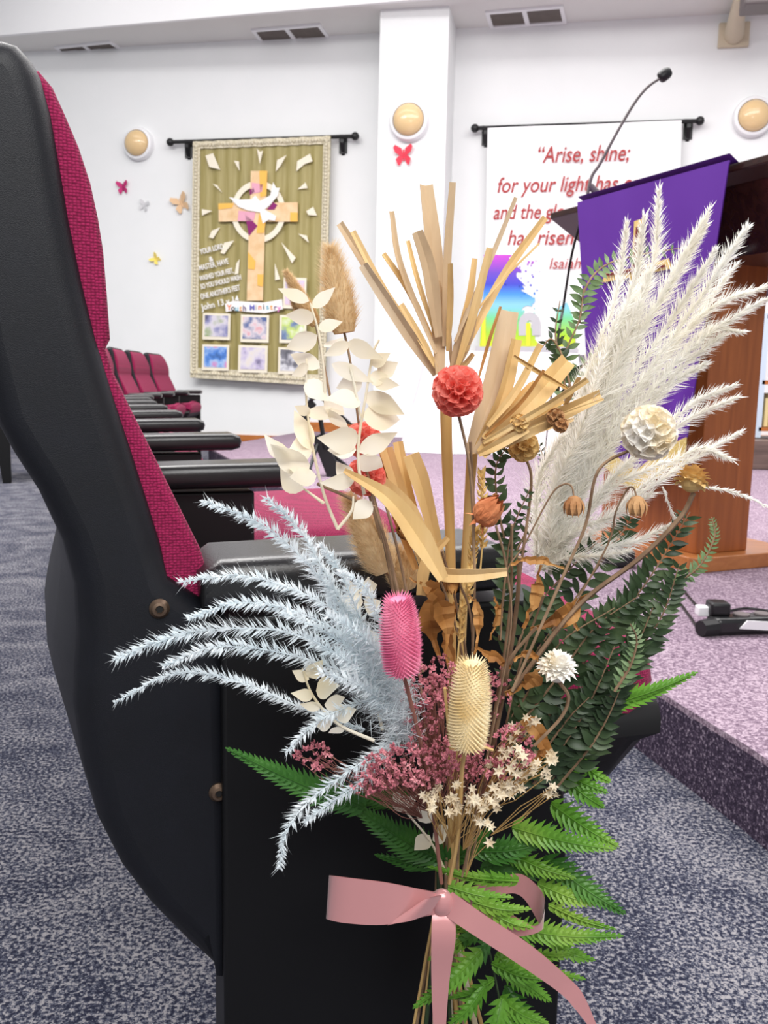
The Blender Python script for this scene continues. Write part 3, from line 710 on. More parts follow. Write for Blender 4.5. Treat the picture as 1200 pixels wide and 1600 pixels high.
def make_chair(seat_len=.39):
    t = thing('theatre_chair', (0, 0, 0), 'x', 'chair', None, 0, True)
    s_ = rounded_loft(sh, .012, SP - .012, .016, 5)
    for v in s_.v: v.z -= crown(v)
    for v in s_.v:
        if v.x < -.03: v.x -= .034 * math.exp(-((v.z - .565) / .085) ** 2) * max(0, 1 - ((v.y - SP / 2) / (SP / 2 - .02)) ** 2) ** .7
    flatcaps(s_.build('back_shell', M['plastic'], t, True, sharp=60))
    c_ = rounded_loft(cq_, .026, SP - .026, .006, 4, 0)
    for v in c_.v: v.z -= crown(v)
    flatcaps(c_.build('backrest_cushion', M['maroon'], t, True, sharp=50))
    st = [(-.02, .43), (.10, .40), (seat_len - .06, .415), (seat_len - .012, .46), (seat_len, .49), (seat_len - .006, .515), (seat_len - .035, .53), (.20, .525), (.05, .505), (-.03, .49)]
    s_ = rounded_loft([(a, b) for a, b in st if 1], .075, SP - .045, .04, 5, 0)
    for v in s_.v:
        if v.z > .47: v.z += .022 * (1 - ((v.y - .33) / .27) ** 2)
    for v in s_.v: v.z = v.z if v.z > .44 else v.z
    se = s_.build('seat_cushion', M['maroon'], t, True, sharp=60)
    sp_ = [(-.02, .40), (.12, .375), (seat_len - .12, .39), (seat_len - .05, .41), (seat_len - .02, .44), (seat_len - .006, .485), (.1, .485), (-.02, .47)]
    rounded_loft(sp_, .07, SP - .04, .03, 4).build('seat_pan', M['panel'], t, True, sharp=60)
    arm(t, 0)
    MB().prism([L3(.07, .025, 0), L3(.125, .025, 0), L3(.125, .025, .60), L3(-.06, .025, .60), L3(-.06, .025, .42), L3(.03, .025, .3)], (0, .05, 0)).build('side_panel', M['panel'], t, bevel=.004)
    return t
def arm(t, w0):
    u0_, u1_ = cu(318, 870)[0], .205
    pr = [(u0_, .605), (u0_ - .002, .628), (u0_ + .012, .638), (u1_ - .02, .642), (u1_ - .004, .636), (u1_, .625), (u1_ - .004, .612), (u1_ - .02, .607)]
    rounded_loft(pr, w0, w0 + .085, .012, 4).build('armrest', M['gloss'], t, True, sharp=50)
bouq_lab = 'maroon and black theatre chair in the foreground beside the dried bouquet'
first = make_chair()
short = make_chair(.215)
rot = math.atan2(F.y, F.x)
def place(o, p, a): o.location = (p.x, p.y, 0); o.rotation_euler = (0, 0, a)
master_kids = list(first.children)
# the end chair of the row: full side panel down to the floor, bolts
def bolt(t, u, z, r=.0065):
    b = MB().lathe((u, .0125, z), (0, -1, 0), [(0, 0), (r, 0), (r, .0015), (r * .7, .004), (r * .42, .0045), (r * .4, .003), (0, .003)], 20).build('bolt', M['bolt'], t, True)
    MB().lathe((u, .0095, z), (0, -1, 0), [(0, 0), (r * .36, 0), (r * .36, .0007), (0, .0007)], 6).build('socket', M['boltdark'], b)
# row positions: straight, then curving round towards the stage
p = A0.copy(); ang_ = rot; spots = [(p.copy(), ang_)]
turn = [0, 0, 0, 0, 0, 0, .04, .07, .07, .06, .05, .05]
for k in range(12):
    r_ = V((-math.sin(ang_), math.cos(ang_), 0)); na = ang_ - turn[k]
    r2 = V((-math.sin((ang_ + na) / 2), math.cos((ang_ + na) / 2), 0)); p = p + r2 * SP; ang_ = na; spots.append((p.copy(), ang_))
ordn = ['second', 'third', 'fourth', 'fifth', 'sixth', 'seventh', 'eighth', 'ninth', 'tenth', 'eleventh', 'twelfth']
GR = 'maroon theatre chairs in the front row'
for k in range(1, 12):
    c = copy_tree(first) if k == 1 else (short if k == 2 else copy_tree(short)); place(c, *spots[k])
    if k < 11: tag(c, 'maroon theatre chair with black arms, %s chair of the row from the bouquet' % ordn[k - 1], 'chair', GR)
    else: tag(c, 'maroon theatre chair closing the far end of the row below the olive banner', 'chair', GR); last = c
c = copy_tree(first); place(c, V((-2.70, 6.11, 0)), rot); tag(c, 'dark theatre chair glimpsed in the row behind at the left edge', 'chair')
# first chair gets its end panel and bolts
place(first, *spots[0]); tag(first, bouq_lab, 'chair', GR)
for ch in list(first.children):
    if ch.name.startswith('side_panel'): bpy.data.objects.remove(ch)
u0_, u1_ = cu(350, 1300)[0], cu(892, 1300)[0]
MB().prism([L3(u0_, .004, 0), L3(u1_, .004, 0), L3(u1_, .004, .40), L3(u1_ - .02, .004, .60), L3(u0_, .004, .60)], (0, .05, 0)).build('end_panel', M['panel'], first, bevel=.003)
for x, y in ((251, 958), (345, 1250)):
    u_, z_ = cu(x, y); bolt(first, u_, z_)
# far arm and end panel of the last chair
arm(last, SP - .0425)
MB().prism([L3(-.06, SP - .02, 0), L3(.19, SP - .02, 0), L3(.19, SP - .02, .60), L3(-.06, SP - .02, .60)], (0, .04, 0)).build('end_panel', M['panel'], last, bevel=.004)

# ------------------------------------------------------------------ the dried flower bouquet tied to the end chair
BO = at(690, 1405, .57)
bq_ = thing('dried_flower_bouquet', BO, 'tall dried flower bouquet tied with a pink satin ribbon to the end chair', 'bouquet')
def path(pts, y0, y1, k=6):
    n = len(pts) - 1; return catmull([at(x, y, y0 + (y1 - y0) * i / n) for i, (x, y) in enumerate(pts)], k)
U = lambda px, Y=.5: px * Y / FPX
TC = V((0, -1, .1))
def jit(a): return V((rnd.uniform(-a, a), rnd.uniform(-a, a), rnd.uniform(-a, a)))
def sample(P, t):
    x = t * (len(P) - 1); i = min(int(x), len(P) - 2); p = P[i].lerp(P[i + 1], x - i); return p, (P[i + 1] - P[i]).normalized()
def plen(P): return sum((P[i + 1] - P[i]).length for i in range(len(P) - 1))
G = {}
G['blue'] = noisy('bleached_blue_grass', [(.3, rgb(226, 236, 240)), (.7, rgb(246, 250, 252))], 30, 2, .8, .2, 0, None, (1, 1, 1), .4)
G['pampas'] = noisy('cream_pampas', [(.3, rgb(250, 247, 238)), (.7, rgb(255, 254, 250))], 30, 2, .8, .2, 0, None, (1, 1, 1), .5)
G['ruscus'] = noisy('bleached_ruscus', [(.3, rgb(236, 222, 186)), (.6, rgb(248, 242, 226))], 24, 2, .6, .3, 0, None, (1, 1, 1), .35)
G['palm'] = noisy('dried_palm', [(.25, rgb(178, 136, 84)), (.5, rgb(222, 186, 126)), (.75, rgb(240, 212, 162))], 26, 5, .6, .3, .3, 200, (1, 1, .12), .1)
G['palmgrey'] = noisy('weathered_palm', [(.25, rgb(158, 126, 96)), (.5, rgb(206, 178, 142)), (.75, rgb(230, 208, 178))], 26, 5, .6, .3, .3, 200, (1, 1, .12), .1)
G['straw'] = noisy('straw_stem', [(.3, rgb(190, 150, 88)), (.7, rgb(222, 186, 124))], 30, 3, .6, .3, 0, None, (1, 1, .1))
G['twig'] = noisy('brown_twig', [(.3, rgb(112, 88, 68)), (.7, rgb(164, 136, 108))], 60, 3, .7)
G['brownleaf'] = noisy('withered_leaf', [(.25, rgb(124, 76, 36)), (.5, rgb(184, 128, 68)), (.75, rgb(222, 176, 114))], 40, 4, .6, .3, .4, 120, (1, 1, 1), .2)
G['bunny'] = noisy('bunny_tail_fluff', [(.3, rgb(214, 182, 134)), (.7, rgb(242, 222, 184))], 30, 2, .9, .1, 0, None, (1, 1, 1), .35)
G['coral'] = noisy('coral_dyed_petals', [(.25, rgb(240, 122, 108)), (.6, rgb(250, 158, 144)), (.8, rgb(252, 194, 182))], 70, 3, .7, .2, 0, None, (1, 1, 1), .45)
G['podwhite'] = noisy('cream_pod', [(.3, rgb(252, 238, 206)), (.6, rgb(255, 252, 246))], 60, 2, .7, .2, 0, None, (1, 1, 1), .3)
G['podyellow'] = noisy('straw_yellow_pod', [(.3, rgb(206, 160, 92)), (.7, rgb(240, 212, 150))], 60, 2, .7, .2, 0, None, (1, 1, 1), .2)
G['bud'] = noisy('tan_bud', [(.3, rgb(160, 108, 66)), (.7, rgb(206, 164, 116))], 60, 2, .7)
G['rose'] = noisy('dried_rose', [(.3, rgb(184, 106, 66)), (.6, rgb(220, 146, 100)), (.8, rgb(226, 132, 116))], 60, 3, .7, .2, .4, 200)
G['teaselpink'] = noisy('pink_teasel', [(.3, rgb(226, 114, 154)), (.7, rgb(244, 158, 186))], 60, 2, .6, .3)
G['teaselcream'] = noisy('cream_teasel', [(.3, rgb(234, 208, 152)), (.7, rgb(250, 236, 200))], 60, 2, .6, .3)
G['darkfern'] = noisy('preserved_dark_fern', [(.3, rgb(32, 48, 30)), (.55, rgb(58, 78, 48)), (.8, rgb(108, 126, 88))], 40, 3, .45, .4, 0, None, (1, 1, 1), .15)
G['palefern'] = noisy('preserved_pale_fern', [(.3, rgb(74, 102, 62)), (.6, rgb(124, 150, 104)), (.8, rgb(176, 192, 158))], 50, 3, .5, .4, 0, None, (1, 1, 1), .25)
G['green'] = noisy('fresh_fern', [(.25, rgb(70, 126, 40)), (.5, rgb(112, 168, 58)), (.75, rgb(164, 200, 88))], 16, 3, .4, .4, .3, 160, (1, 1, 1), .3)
G['deepgreen'] = noisy('deep_green_fern', [(.25, rgb(40, 84, 34)), (.5, rgb(66, 120, 48)), (.75, rgb(96, 148, 66))], 16, 3, .4, .4, .3, 160, (1, 1, 1), .2)  # deeper leaf green than the fresh fern
G['statice'] = noisy('dusty_pink_florets', [(.3, rgb(162, 86, 98)), (.6, rgb(208, 130, 140)), (.8, rgb(238, 180, 180))], 90, 2, .7)
G['statwig'] = plain('pinkish_twig', rgb(150, 100, 88), .7)
G['star'] = noisy('ivory_star_florets', [(.3, rgb(206, 184, 146)), (.6, rgb(240, 226, 200))], 90, 2, .7, .2, 0, None, (1, 1, 1), .2)
G['wheat'] = noisy('wheat_ear', [(.3, rgb(196, 156, 88)), (.7, rgb(240, 210, 144))], 60, 2, .6)
tS = NT('pink_satin'); tS.b.inputs['Base Color'].default_value = rgb(208, 146, 146); tS.b.inputs['Roughness'].default_value = .24; tS.b.inputs['Metallic'].default_value = .25
tS.b.inputs['Specular IOR Level'].default_value = .6; tS.b.inputs['Sheen Weight'].default_value = .3; tS.b.inputs['Anisotropic'].default_value = .5
G['satin'] = tS.m
def part(name, mb, mat, par=None, smooth=False, label=None, sharp=60):
    o = mb.build(name, G[mat], par or bq_, smooth, sharp=sharp)
    if label: o['label'] = label
    return o
def stem(P, r, par, mat='twig', name='stem'): return part(name, MB().tube(P, r, 6), mat, par, True)

# --- pale blue grass plumes
def blue_plume(pts, y0=.505, y1=.455, w=1.0, fl=1.0):
    P = path(pts, y0, y1, 8); L = plen(P); u = U(1, .47); mb = MB(); n = int(L / (4.2 * u))
    mb.tube(P, [1.6 * u, .6 * u], 5)
    for i in range(n):
        t = i / n; p, d = sample(P, t); prof = (.55 + .45 * math.sin(PI * min(1, t * 1.1))) * w
        for k in range(3):
            r = rv(); r = (r - d * r.dot(d)).normalized(); q = (d * rnd.uniform(.5, 1.1) + r).normalized()
            mb.spikelet(p, q, rnd.uniform(15, 27) * u * prof, rnd.uniform(3.2, 5.4) * u)
        for k in range(int(4 * fl * (1.6 - t))):
            r = rv(); r = (r - d * r.dot(d)).normalized(); q = (d * rnd.uniform(.6, 1.6) + r).normalized()
            mb.hair(p, q, rnd.uniform(18, 40) * u * w * (1.25 - t * .6), rnd.uniform(.8, 1.5) * u)
    return part('grass_plume', mb, 'blue', label='pale blue feathery grass plume')
for pts, a in (([(605, 1090), (540, 960), (480, 880), (410, 820), (318, 782)], 1), ([(610, 1080), (545, 960), (500, 880), (462, 820), (415, 778)], 1), ([(615, 1090), (560, 985), (480, 930), (380, 900), (280, 910)], 1),
               ([(620, 1110), (560, 1010), (460, 955), (370, 942), (295, 968)], 1), ([(620, 1120), (560, 1045), (450, 988), (320, 985), (250, 1002), (178, 1030)], 1.15), ([(615, 1120), (545, 1055), (430, 1018), (330, 1012), (255, 1042)], 1.1),
               ([(570, 1140), (480, 1110), (400, 1075), (320, 1052), (255, 1058), (178, 1098)], .8), ([(640, 1115), (590, 1095), (525, 1112), (482, 1140), (445, 1176)], .9), ([(635, 1110), (600, 1165), (545, 1205), (482, 1252), (447, 1302), (437, 1358)], 1),
               ([(645, 1125), (610, 1170), (562, 1222), (512, 1258), (475, 1285)], 1), ([(600, 1040), (592, 970), (570, 918), (532, 893)], .9), ([(600, 1060), (560, 960), (530, 890), (500, 850)], .9),
               ([(640, 1140), (600, 1080), (540, 1030), (470, 990)], 1.2), ([(650, 1130), (600, 1060), (530, 1000), (440, 955)], 1.2), ([(650, 1170), (610, 1110), (560, 1070), (500, 1050)], 1.3), ([(650, 1120), (610, 1040), (560, 990), (510, 960)], 1.3)):
    blue_plume(pts, .505, .455, a)
fl = MB()
for i in range(2600):
    a = rnd.random(); p = at(560 + a * 75 + rnd.gauss(0, 16), 1010 + a * 110 + rnd.gauss(0, 24), .49 + rnd.uniform(-.01, .012))
    fl.hair(p, (V((-.6, -.2, -.3 + .6 * rnd.random())) + jit(.7)).normalized(), U(rnd.uniform(16, 42)), U(rnd.uniform(.8, 1.6)))
part('grass_fluff', fl, 'blue', label='dense bluish white fluff at the base of the grass plumes')

# --- bleached ruscus
z5 = lambda x, y: (420 + x / 3.48, 370 + y / 3.48)
def sprig(name, stems, leaves, mat, y0, label, conv, lw=1.0, yj=.012):
    mb = MB()
    for S in stems: mb.tube(path([conv(*p) for p in S], y0, y0), [U(3.0), U(1.6)], 6)
    st = part('stem', mb, mat, None, True); C.objects.unlink(st)
    lv = MB()
    for x0, y0_, x1, y1_, w in leaves:
        dy = rnd.uniform(-yj, yj); p = at(*conv(x0, y0_), y0); q = at(*conv(x1, y1_), y0 + dy); L = (q - p).length
        lv.leaf(p, q - p, TC + jit(.5), L * 1.12, U(w / 3.48) * lw * 1.18, rnd.uniform(.05, .35), rnd.uniform(-.12, .22), 8)
    l = part('leaf_sprig', lv, mat, None, True, label, 180)
    C.objects.link(st); st.parent = l
    return l
sprig('ruscus', [[(375, 1590), (300, 1400), (240, 1150), (205, 900), (205, 660)], [(305, 880), (300, 740), (270, 520), (225, 360)], [(300, 1450), (190, 1370)]],
      [(235, 385, 350, 288, 62), (220, 350, 65, 288, 58), (268, 500, 388, 465, 62), (255, 435, 105, 430, 78), (265, 535, 108, 602, 92), (280, 715, 128, 640, 78), (300, 600, 400, 560, 60), (200, 780, 310, 885, 100), (215, 700, 130, 750, 60), (200, 960, 385, 955, 64), (225, 960, 150, 925, 50), (240, 1140, 115, 1180, 120), (225, 1160, 150, 960, 90), (215, 1285, 30, 1140, 130), (100, 1200, -10, 1100, 80), (195, 1375, 60, 1250, 130), (260, 1300, 120, 1310, 90), (330, 940, 425, 1050, 70), (300, 880, 400, 960, 80)], 'ruscus', .49, 'bleached cream ruscus sprig with pointed leaves', z5)
sprig('ruscus', [[(520, 1400), (490, 1260), (490, 1100), (530, 850), (565, 640), (600, 560)], [(440, 700), (470, 830), (500, 980)], [(375, 1590), (450, 1490), (460, 1410)]],
      [(430, 570, 595, 655, 78), (440, 575, 310, 640, 60), (340, 690, 545, 782, 70), (590, 750, 690, 690, 78), (575, 800, 700, 810, 60), (520, 850, 715, 955, 96), (505, 970, 705, 990, 125), (500, 900, 330, 880, 110), (510, 780, 380, 820, 90), (490, 1090, 295, 1105, 130), (475, 1160, 335, 1150, 120), (490, 1172, 678, 1072, 92), (490, 1190, 612, 1260, 105), (450, 1335, 375, 1235, 76), (560, 1440, 465, 1525, 90), (470, 1320, 300, 1340, 80), (560, 700, 650, 640, 60), (545, 780, 640, 760, 70)], 'ruscus', .475, 'bleached ruscus sprig with broad white leaves', z5)
z8 = lambda x, y: (160 + x / 2.307, 750 + y / 2.307)
sprig('ruscus', [[(1010, 900), (940, 600), (930, 420), (960, 350)]], [(940, 440, 860, 440, 110), (935, 400, 990, 380, 90), (950, 470, 1000, 440, 100), (940, 560, 880, 550, 130), (945, 600, 1000, 570, 120), (950, 640, 900, 640, 90), (930, 400, 870, 370, 80), (960, 700, 1010, 640, 100)], 'ruscus', .50, 'small bleached ruscus sprig behind the blue plumes', z8, 1.0)
sprig('ruscus', [[(980, 940), (850, 880), (760, 780), (720, 680)]], [(745, 720, 690, 690, 60), (740, 710, 790, 660, 90), (770, 760, 840, 740, 110), (760, 780, 690, 770, 60), (800, 810, 870, 790, 100), (790, 820, 720, 810, 60), (840, 850, 905, 830, 90), (830, 870, 770, 880, 80), (870, 890, 820, 910, 60)], 'ruscus', .485, 'small bleached ruscus sprig below the blue plumes', z8, 1.0)
sprig('ruscus', [[(1240, 1420), (1180, 1300), (1080, 1180)]], [(1100, 1190, 1050, 1130, 90), (1140, 1230, 1200, 1160, 110), (1180, 1280, 1130, 1330, 90), (1190, 1300, 1240, 1250, 100), (1080, 1180, 1130, 1140, 60)], 'ruscus', .53, 'faded ruscus leaves under the pink florets', z8, 1.0)

# --- bunny tails
def bunny(p0, p1, w, Y, st=None):
    a, b = at(*p0, Y), at(*p1, Y); ax = (b - a).normalized(); L = (b - a).length; R_ = U(w, Y) / 2; s1, s2 = perp(ax); mb = MB()
    prof = lambda t: R_ * .66 * (math.sin(PI * min(1, .12 + t * .88) ** .7) ** .7)
    mb.lathe(a, ax, [(max(prof(i / 10), .0004), L * i / 10) for i in range(11)], 14)
    for i in range(3000):
        t = rnd.random() ** .9; an = rnd.uniform(0, 2 * PI); n = s1 * math.cos(an) + s2 * math.sin(an)
        mb.hair(a + ax * L * t + n * prof(t) * .9, (n * .75 + ax * rnd.uniform(.5, 1.3)).normalized(), R_ * rnd.uniform(.35, .75), U(.75))
    o = part('bunny_tail', mb, 'bunny', label='fluffy tan bunny tail')
    if st: stem(path([p0] + st, Y, Y), U(2.2), o)
bunny((538, 520), (516, 388), 66, .51, [(548, 570), (570, 720), (610, 900), (660, 1200)])
bunny((494, 508), (447, 425), 28, .515, [(500, 540), (520, 640)]); bunny((473, 492), (455, 455), 22, .52)
bunny((602, 892), (545, 775), 74, .53, [(615, 930), (660, 1150)]); bunny((636, 920), (618, 858), 60, .55, [(650, 1000), (670, 1200)])

# --- dried palm spears
z6 = lambda x, y: (520 + x / 2.727, 270 + y / 2.727)
def spears(base, items, Y, label, stempath):
    for i, (pts, w, m) in enumerate(items):
        P = [z6(*p) for p in pts]; y1 = Y + rnd.uniform(-.02, .02)
        Pn = path(P[::-1], Y + rnd.uniform(-.004, .004), y1, 6)
        wt = U(w / 2.727, Y) * 1.15
        o = part('palm_spear', MB().blade(Pn, [wt * .55, wt * 1.05, wt, wt * .8], TC + jit(.35), rnd.uniform(.25, .6)), m, label=None)
    return
spears(None, [([(30, 215), (210, 500), (430, 850)], 34, 'palmgrey'), ([(85, 250), (230, 520), (430, 800)], 26, 'palm'), ([(215, 345), (320, 500), (430, 720)], 22, 'palm'), ([(250, 165), (290, 400), (440, 770)], 22, 'palmgrey'),
              ([(320, 290), (360, 450), (440, 700)], 18, 'palm'), ([(358, 250), (410, 420), (450, 700)], 50, 'palmgrey'), ([(395, 55), (432, 400), (455, 860)], 62, 'palmgrey'), ([(510, 40), (488, 350), (475, 740)], 28, 'palmgrey'),
              ([(500, 385), (500, 560), (490, 760)], 22, 'palm'), ([(605, 365), (580, 540), (520, 760)], 24, 'palm'), ([(780, 105), (680, 350), (520, 720)], 17, 'palmgrey'), ([(905, 190), (720, 450), (560, 760)], 30, 'palm'),
              ([(880, 300), (700, 480), (590, 620)], 8, 'palm'), ([(670, 320), (600, 600), (530, 830)], 30, 'palm'), ([(592, 580), (560, 700), (510, 850)], 58, 'palmgrey'), ([(450, 460), (490, 650), (505, 830)], 15, 'palmgrey'), ([(130, 390), (280, 620), (440, 860)], 44, 'palmgrey'), ([(290, 560), (370, 700), (440, 830)], 26, 'palm'), ([(600, 770), (560, 820), (500, 870)], 20, 'palm')], .515, '', None)
spears(None, [([(750, 590), (690, 900), (590, 1190)], 88, 'palmgrey'), ([(715, 570), (665, 720), (620, 880)], 12, 'brownleaf'), ([(780, 710), (720, 960), (610, 1180)], 50, 'palm'), ([(1000, 800), (840, 980), (630, 1200)], 80, 'palm'),
              ([(885, 730), (780, 930), (660, 1080)], 28, 'palm'), ([(1085, 880), (900, 1000), (640, 1150)], 26, 'palm'), ([(1140, 945), (900, 1060), (640, 1190)], 54, 'palm'), ([(1155, 965), (1000, 1020), (760, 1120)], 9, 'palm'),
              ([(770, 780), (880, 850), (1000, 920)], 18, 'straw'), ([(1050, 870), (1015, 940), (985, 1000)], 18, 'palm'), ([(850, 900), (760, 1000), (640, 1130)], 30, 'palm'), ([(900, 840), (800, 980), (650, 1120)], 14, 'brownleaf'), ([(830, 1090), (720, 1150), (620, 1200)], 34, 'palm')], .495, '', None)
for i in range(16):
    a = rnd.random(); tx, ty = 790 + a * 130 + rnd.uniform(-10, 10), 545 + a * 90 + rnd.uniform(-10, 20)
    k = rnd.uniform(.62, .98); x1, y1 = 742 + (tx - 742) * k, 690 + (ty - 690) * k
    part('palm_shred', MB().blade(path([(742 + rnd.uniform(-8, 14), 690), ((742 + x1) / 2 + rnd.uniform(-8, 8), (690 + y1) / 2 + 6), (x1, y1)], .505, .52), [U(5), U(rnd.uniform(7, 15)), U(6)], TC + jit(.4), .4), rnd.choice(['palm', 'straw', 'brownleaf']))
def blade_px(pts, ws, m, Y, Y1=None, name='dried_leaf', fold=.4, label=None):
    P = path(pts, Y, Y1 or Y, 7); W_ = [U(w, Y) for w in ws]
    if name == 'withered_leaf':
        P = [p + jit(U(3)) for p in P]; q = []
        for i in range(len(W_) * 3): q.append(W_[min(len(W_) - 1, i // 3)] * rnd.uniform(.55, 1.3))
        W_ = q
    part(name, MB().blade(P, W_, TC + jit(.3), fold), m, label=label)
for pts, ws, m, Y in (([(696, 590), (698, 700), (704, 870), (706, 1100), (704, 1380)], [20, 20, 18, 14], 'straw', .52), ([(738, 705), (732, 800), (722, 1000), (712, 1380)], [18, 16, 14, 12], 'straw', .51)):
    part('palm_stalk', MB().tube(path(pts, Y, .565), [U(ws[0]) / 2, U(ws[-1]) / 2], 8), m, None, True)
blade_px([(642, 710), (662, 770), (692, 890)], [26, 30, 22, 14], 'palm', .53); blade_px([(538, 735), (606, 778), (655, 842), (692, 905)], [8, 26, 40, 18], 'palm', .47)
blade_px([(792, 893), (735, 898), (690, 895), (668, 870)], [14, 22, 24, 10], 'palm', .48); blade_px([(603, 700), (625, 770), (660, 880)], [22, 22, 12], 'palm', .535); blade_px([(622, 690), (640, 780), (672, 880)], [16, 18, 12], 'palm', .54)
blade_px([(596, 690), (612, 780), (650, 890)], [10, 16, 10], 'brownleaf', .54); blade_px([(585, 740), (640, 800), (690, 900)], [14, 26, 14], 'palm', .525)
blade_px([(658, 930), (666, 880), (700, 840)], [16, 20, 8], 'palm', .5)
for pts, w in (([(585, 790), (612, 880), (650, 1050)], 5), ([(598, 770), (626, 880), (660, 1050)], 5), ([(496, 756), (540, 775), (580, 795)], 6), ([(735, 690), (742, 860), (735, 1080), (712, 1380)], 5), ([(690, 860), (712, 940), (730, 1060), (720, 1300)], 5), ([(800, 820), (796, 960), (765, 1160), (720, 1380)], 5), ([(812, 870), (806, 960), (780, 1120), (722, 1380)], 7), ([(850, 930), (812, 1040), (775, 1200), (725, 1380)], 4), ([(838, 980), (800, 1025), (790, 1050)], 6)):
    part('twig', MB().tube(path(pts, .49, .555 if pts[-1][1] > 1200 else .5), U(w) / 2, 6), 'twig', None, True)
# withered brown leaves
for pts, ws, Y in (([(642, 905), (672, 920), (692, 960), (700, 1040)], [4, 22, 30, 6], .5), ([(690, 900), (672, 960), (690, 1030)], [6, 34, 8], .515), ([(820, 980), (836, 930), (845, 885)], [6, 24, 6], .5), ([(800, 880), (840, 875), (880, 890)], [6, 14, 4], .49),
                   ([(830, 985), (880, 960), (925, 925)], [8, 34, 10], .5), ([(905, 985), (880, 965), (850, 985)], [6, 20, 6], .505), ([(742, 1010), (775, 1030), (800, 1045)], [8, 18, 6], .5), ([(800, 1030), (830, 1020), (848, 1045)], [6, 16, 4], .49), ([(790, 1085), (830, 1060), (845, 1040)], [8, 24, 6], .5),
                   ([(735, 930), (750, 960), (742, 1020)], [4, 16, 5], .49), ([(765, 1000), (780, 960), (770, 930)], [4, 16, 4], .5), ([(800, 1150), (830, 1130), (850, 1170), (830, 1190)], [6, 26, 24, 8], .5), ([(720, 1060), (700, 1000), (712, 940)], [8, 26, 8], .52), ([(775, 770), (760, 790), (742, 800)], [4, 10, 4], .49)):
    blade_px(pts, ws, 'brownleaf', Y, None, 'withered_leaf', .5, 'curled brown withered leaf')
# wheat ears
for pts in ([(722, 1000), (735, 900), (742, 830)], [(712, 1060), (722, 960), (735, 890)], [(750, 900), (755, 820), (752, 740)]):
    P = path(pts, .505, .5); mb = MB(); mb.tube(P, U(1.5), 5)
    for i in range(44):
        p, d = sample(P, .25 + .75 * i / 44); s1, s2 = perp(d); a = i * PI * .52
        mb.spikelet(p, (d + (s1 * math.cos(a) + s2 * math.sin(a)) * .6).normalized(), U(18), U(8))
    part('wheat_ear', mb, 'wheat')

# --- globes, pods, buds
def cup_globe(c, r, Y, mat, n=70, open_=1.0, label=None, name='scabiosa_pod', st=None, smat='twig'):
    c = at(*c, Y); R_ = U(r, Y); mb = MB(); mb.sphere(c, R_ * .62, 14, 9)
    for i in range(n):
        z = 1 - 2 * (i + .5) / n; a = i * 2.39996; q = math.sqrt(1 - z * z); d = V((q * math.cos(a), q * math.sin(a), z)); s1, s2 = perp(d)
        rc = R_ * 1.9 / math.sqrt(n) * open_; m = 7; off = rnd.random() * 6
        ringf = lambda rr, h, j: [c + d * h + (s1 * math.cos(2 * PI * k / m + off) + s2 * math.sin(2 * PI * k / m + off)) * (rr * (1 + (j * .16 if k % 2 else -j * .1))) for k in range(m)]
        mb.loft([ringf(rc * .3, R_ * .5, 0), ringf(rc * .7, R_ * .82, 0), ringf(rc * 1.15, R_ * rnd.uniform(.94, 1.04), 1)], False)
        for k in range(5): mb.hair(c + d * R_ * .62, (d + jit(.35)).normalized(), R_ * .36, rc * .18)
    o = part(name, mb, mat, label=label)
    if st: stem(path(st, Y, Y + .01), U(2.6), o, smat)
def petal_globe(c, r, Y, mat, n, label, name, ax=(0, -.3, 1), st=None, tilt=.35, cover=1.0, wide=.55, smat='twig', sw=4):
    """overlapping petals all over a ball; cover is the share of the ball they clothe from the top"""
    c = at(*c, Y); R_ = U(r, Y); ax = V(ax).normalized(); s1, s2 = perp(ax); mb = MB(); mb.sphere(c, R_ * .6, 12, 8)
    for i in range(n):
        z = 1 - 2 * cover * (i + .5) / n; a = i * 2.39996; q = math.sqrt(max(0, 1 - z * z)); d = ax * z + (s1 * math.cos(a) + s2 * math.sin(a)) * q
        dr = (d + ax * tilt + jit(.15)).normalized()
        mb.leaf(c + d * R_ * .45, dr, d.cross(ax).cross(dr) + jit(.2), R_ * rnd.uniform(.5, .62), R_ * wide, .3, .25, 4)
    o = part(name, mb, mat, label=label)
    if st: stem(path(st, Y, Y + .01), U(sw) / 2, o, smat)
cup_globe((715, 611), 39, .475, 'coral', 80, 1.0, 'coral dyed globe flower', 'globe_flower', [(715, 640), (735, 740), (742, 900)])
cup_globe((567, 688), 28, .51, 'coral', 50, 1.0, 'coral dyed globe flower half hidden by white leaves', 'globe_flower', [(567, 710), (590, 800), (640, 1000)])
cup_globe((572, 745), 30, .52, 'coral', 50, 1.0, 'coral dyed globe flower half hidden by white leaves', 'globe_flower', [(575, 765), (600, 860), (640, 1000)])
cup_globe((1014, 676), 41, .475, 'podwhite', 60, 1.15, 'round cream seed globe with open cups', 'scabiosa_pod', [(990, 700), (935, 735), (915, 820), (880, 900), (800, 1080)], 'twig')
cup_globe((818, 698), 23, .52, 'podyellow', 36, 1.0, 'small tan seed globe', 'scabiosa_pod', [(822, 715), (830, 760), (812, 900), (790, 1080)])
petal_globe((1081, 752), 30, .49, 'podyellow', 46, 'straw yellow flower head', 'everlasting_flower', (.15, .2, 1), [(1084, 770), (1062, 810), (1000, 872), (900, 950), (800, 1080)], .5, .8, .6, 'twig', 8)
petal_globe((870, 1047), 34, .48, 'podwhite', 90, 'cream pompom flower head', 'everlasting_flower', (.1, -.2, 1), [(874, 1066), (888, 1090), (876, 1122), (835, 1165)], .4, .7, .4, 'twig', 6)
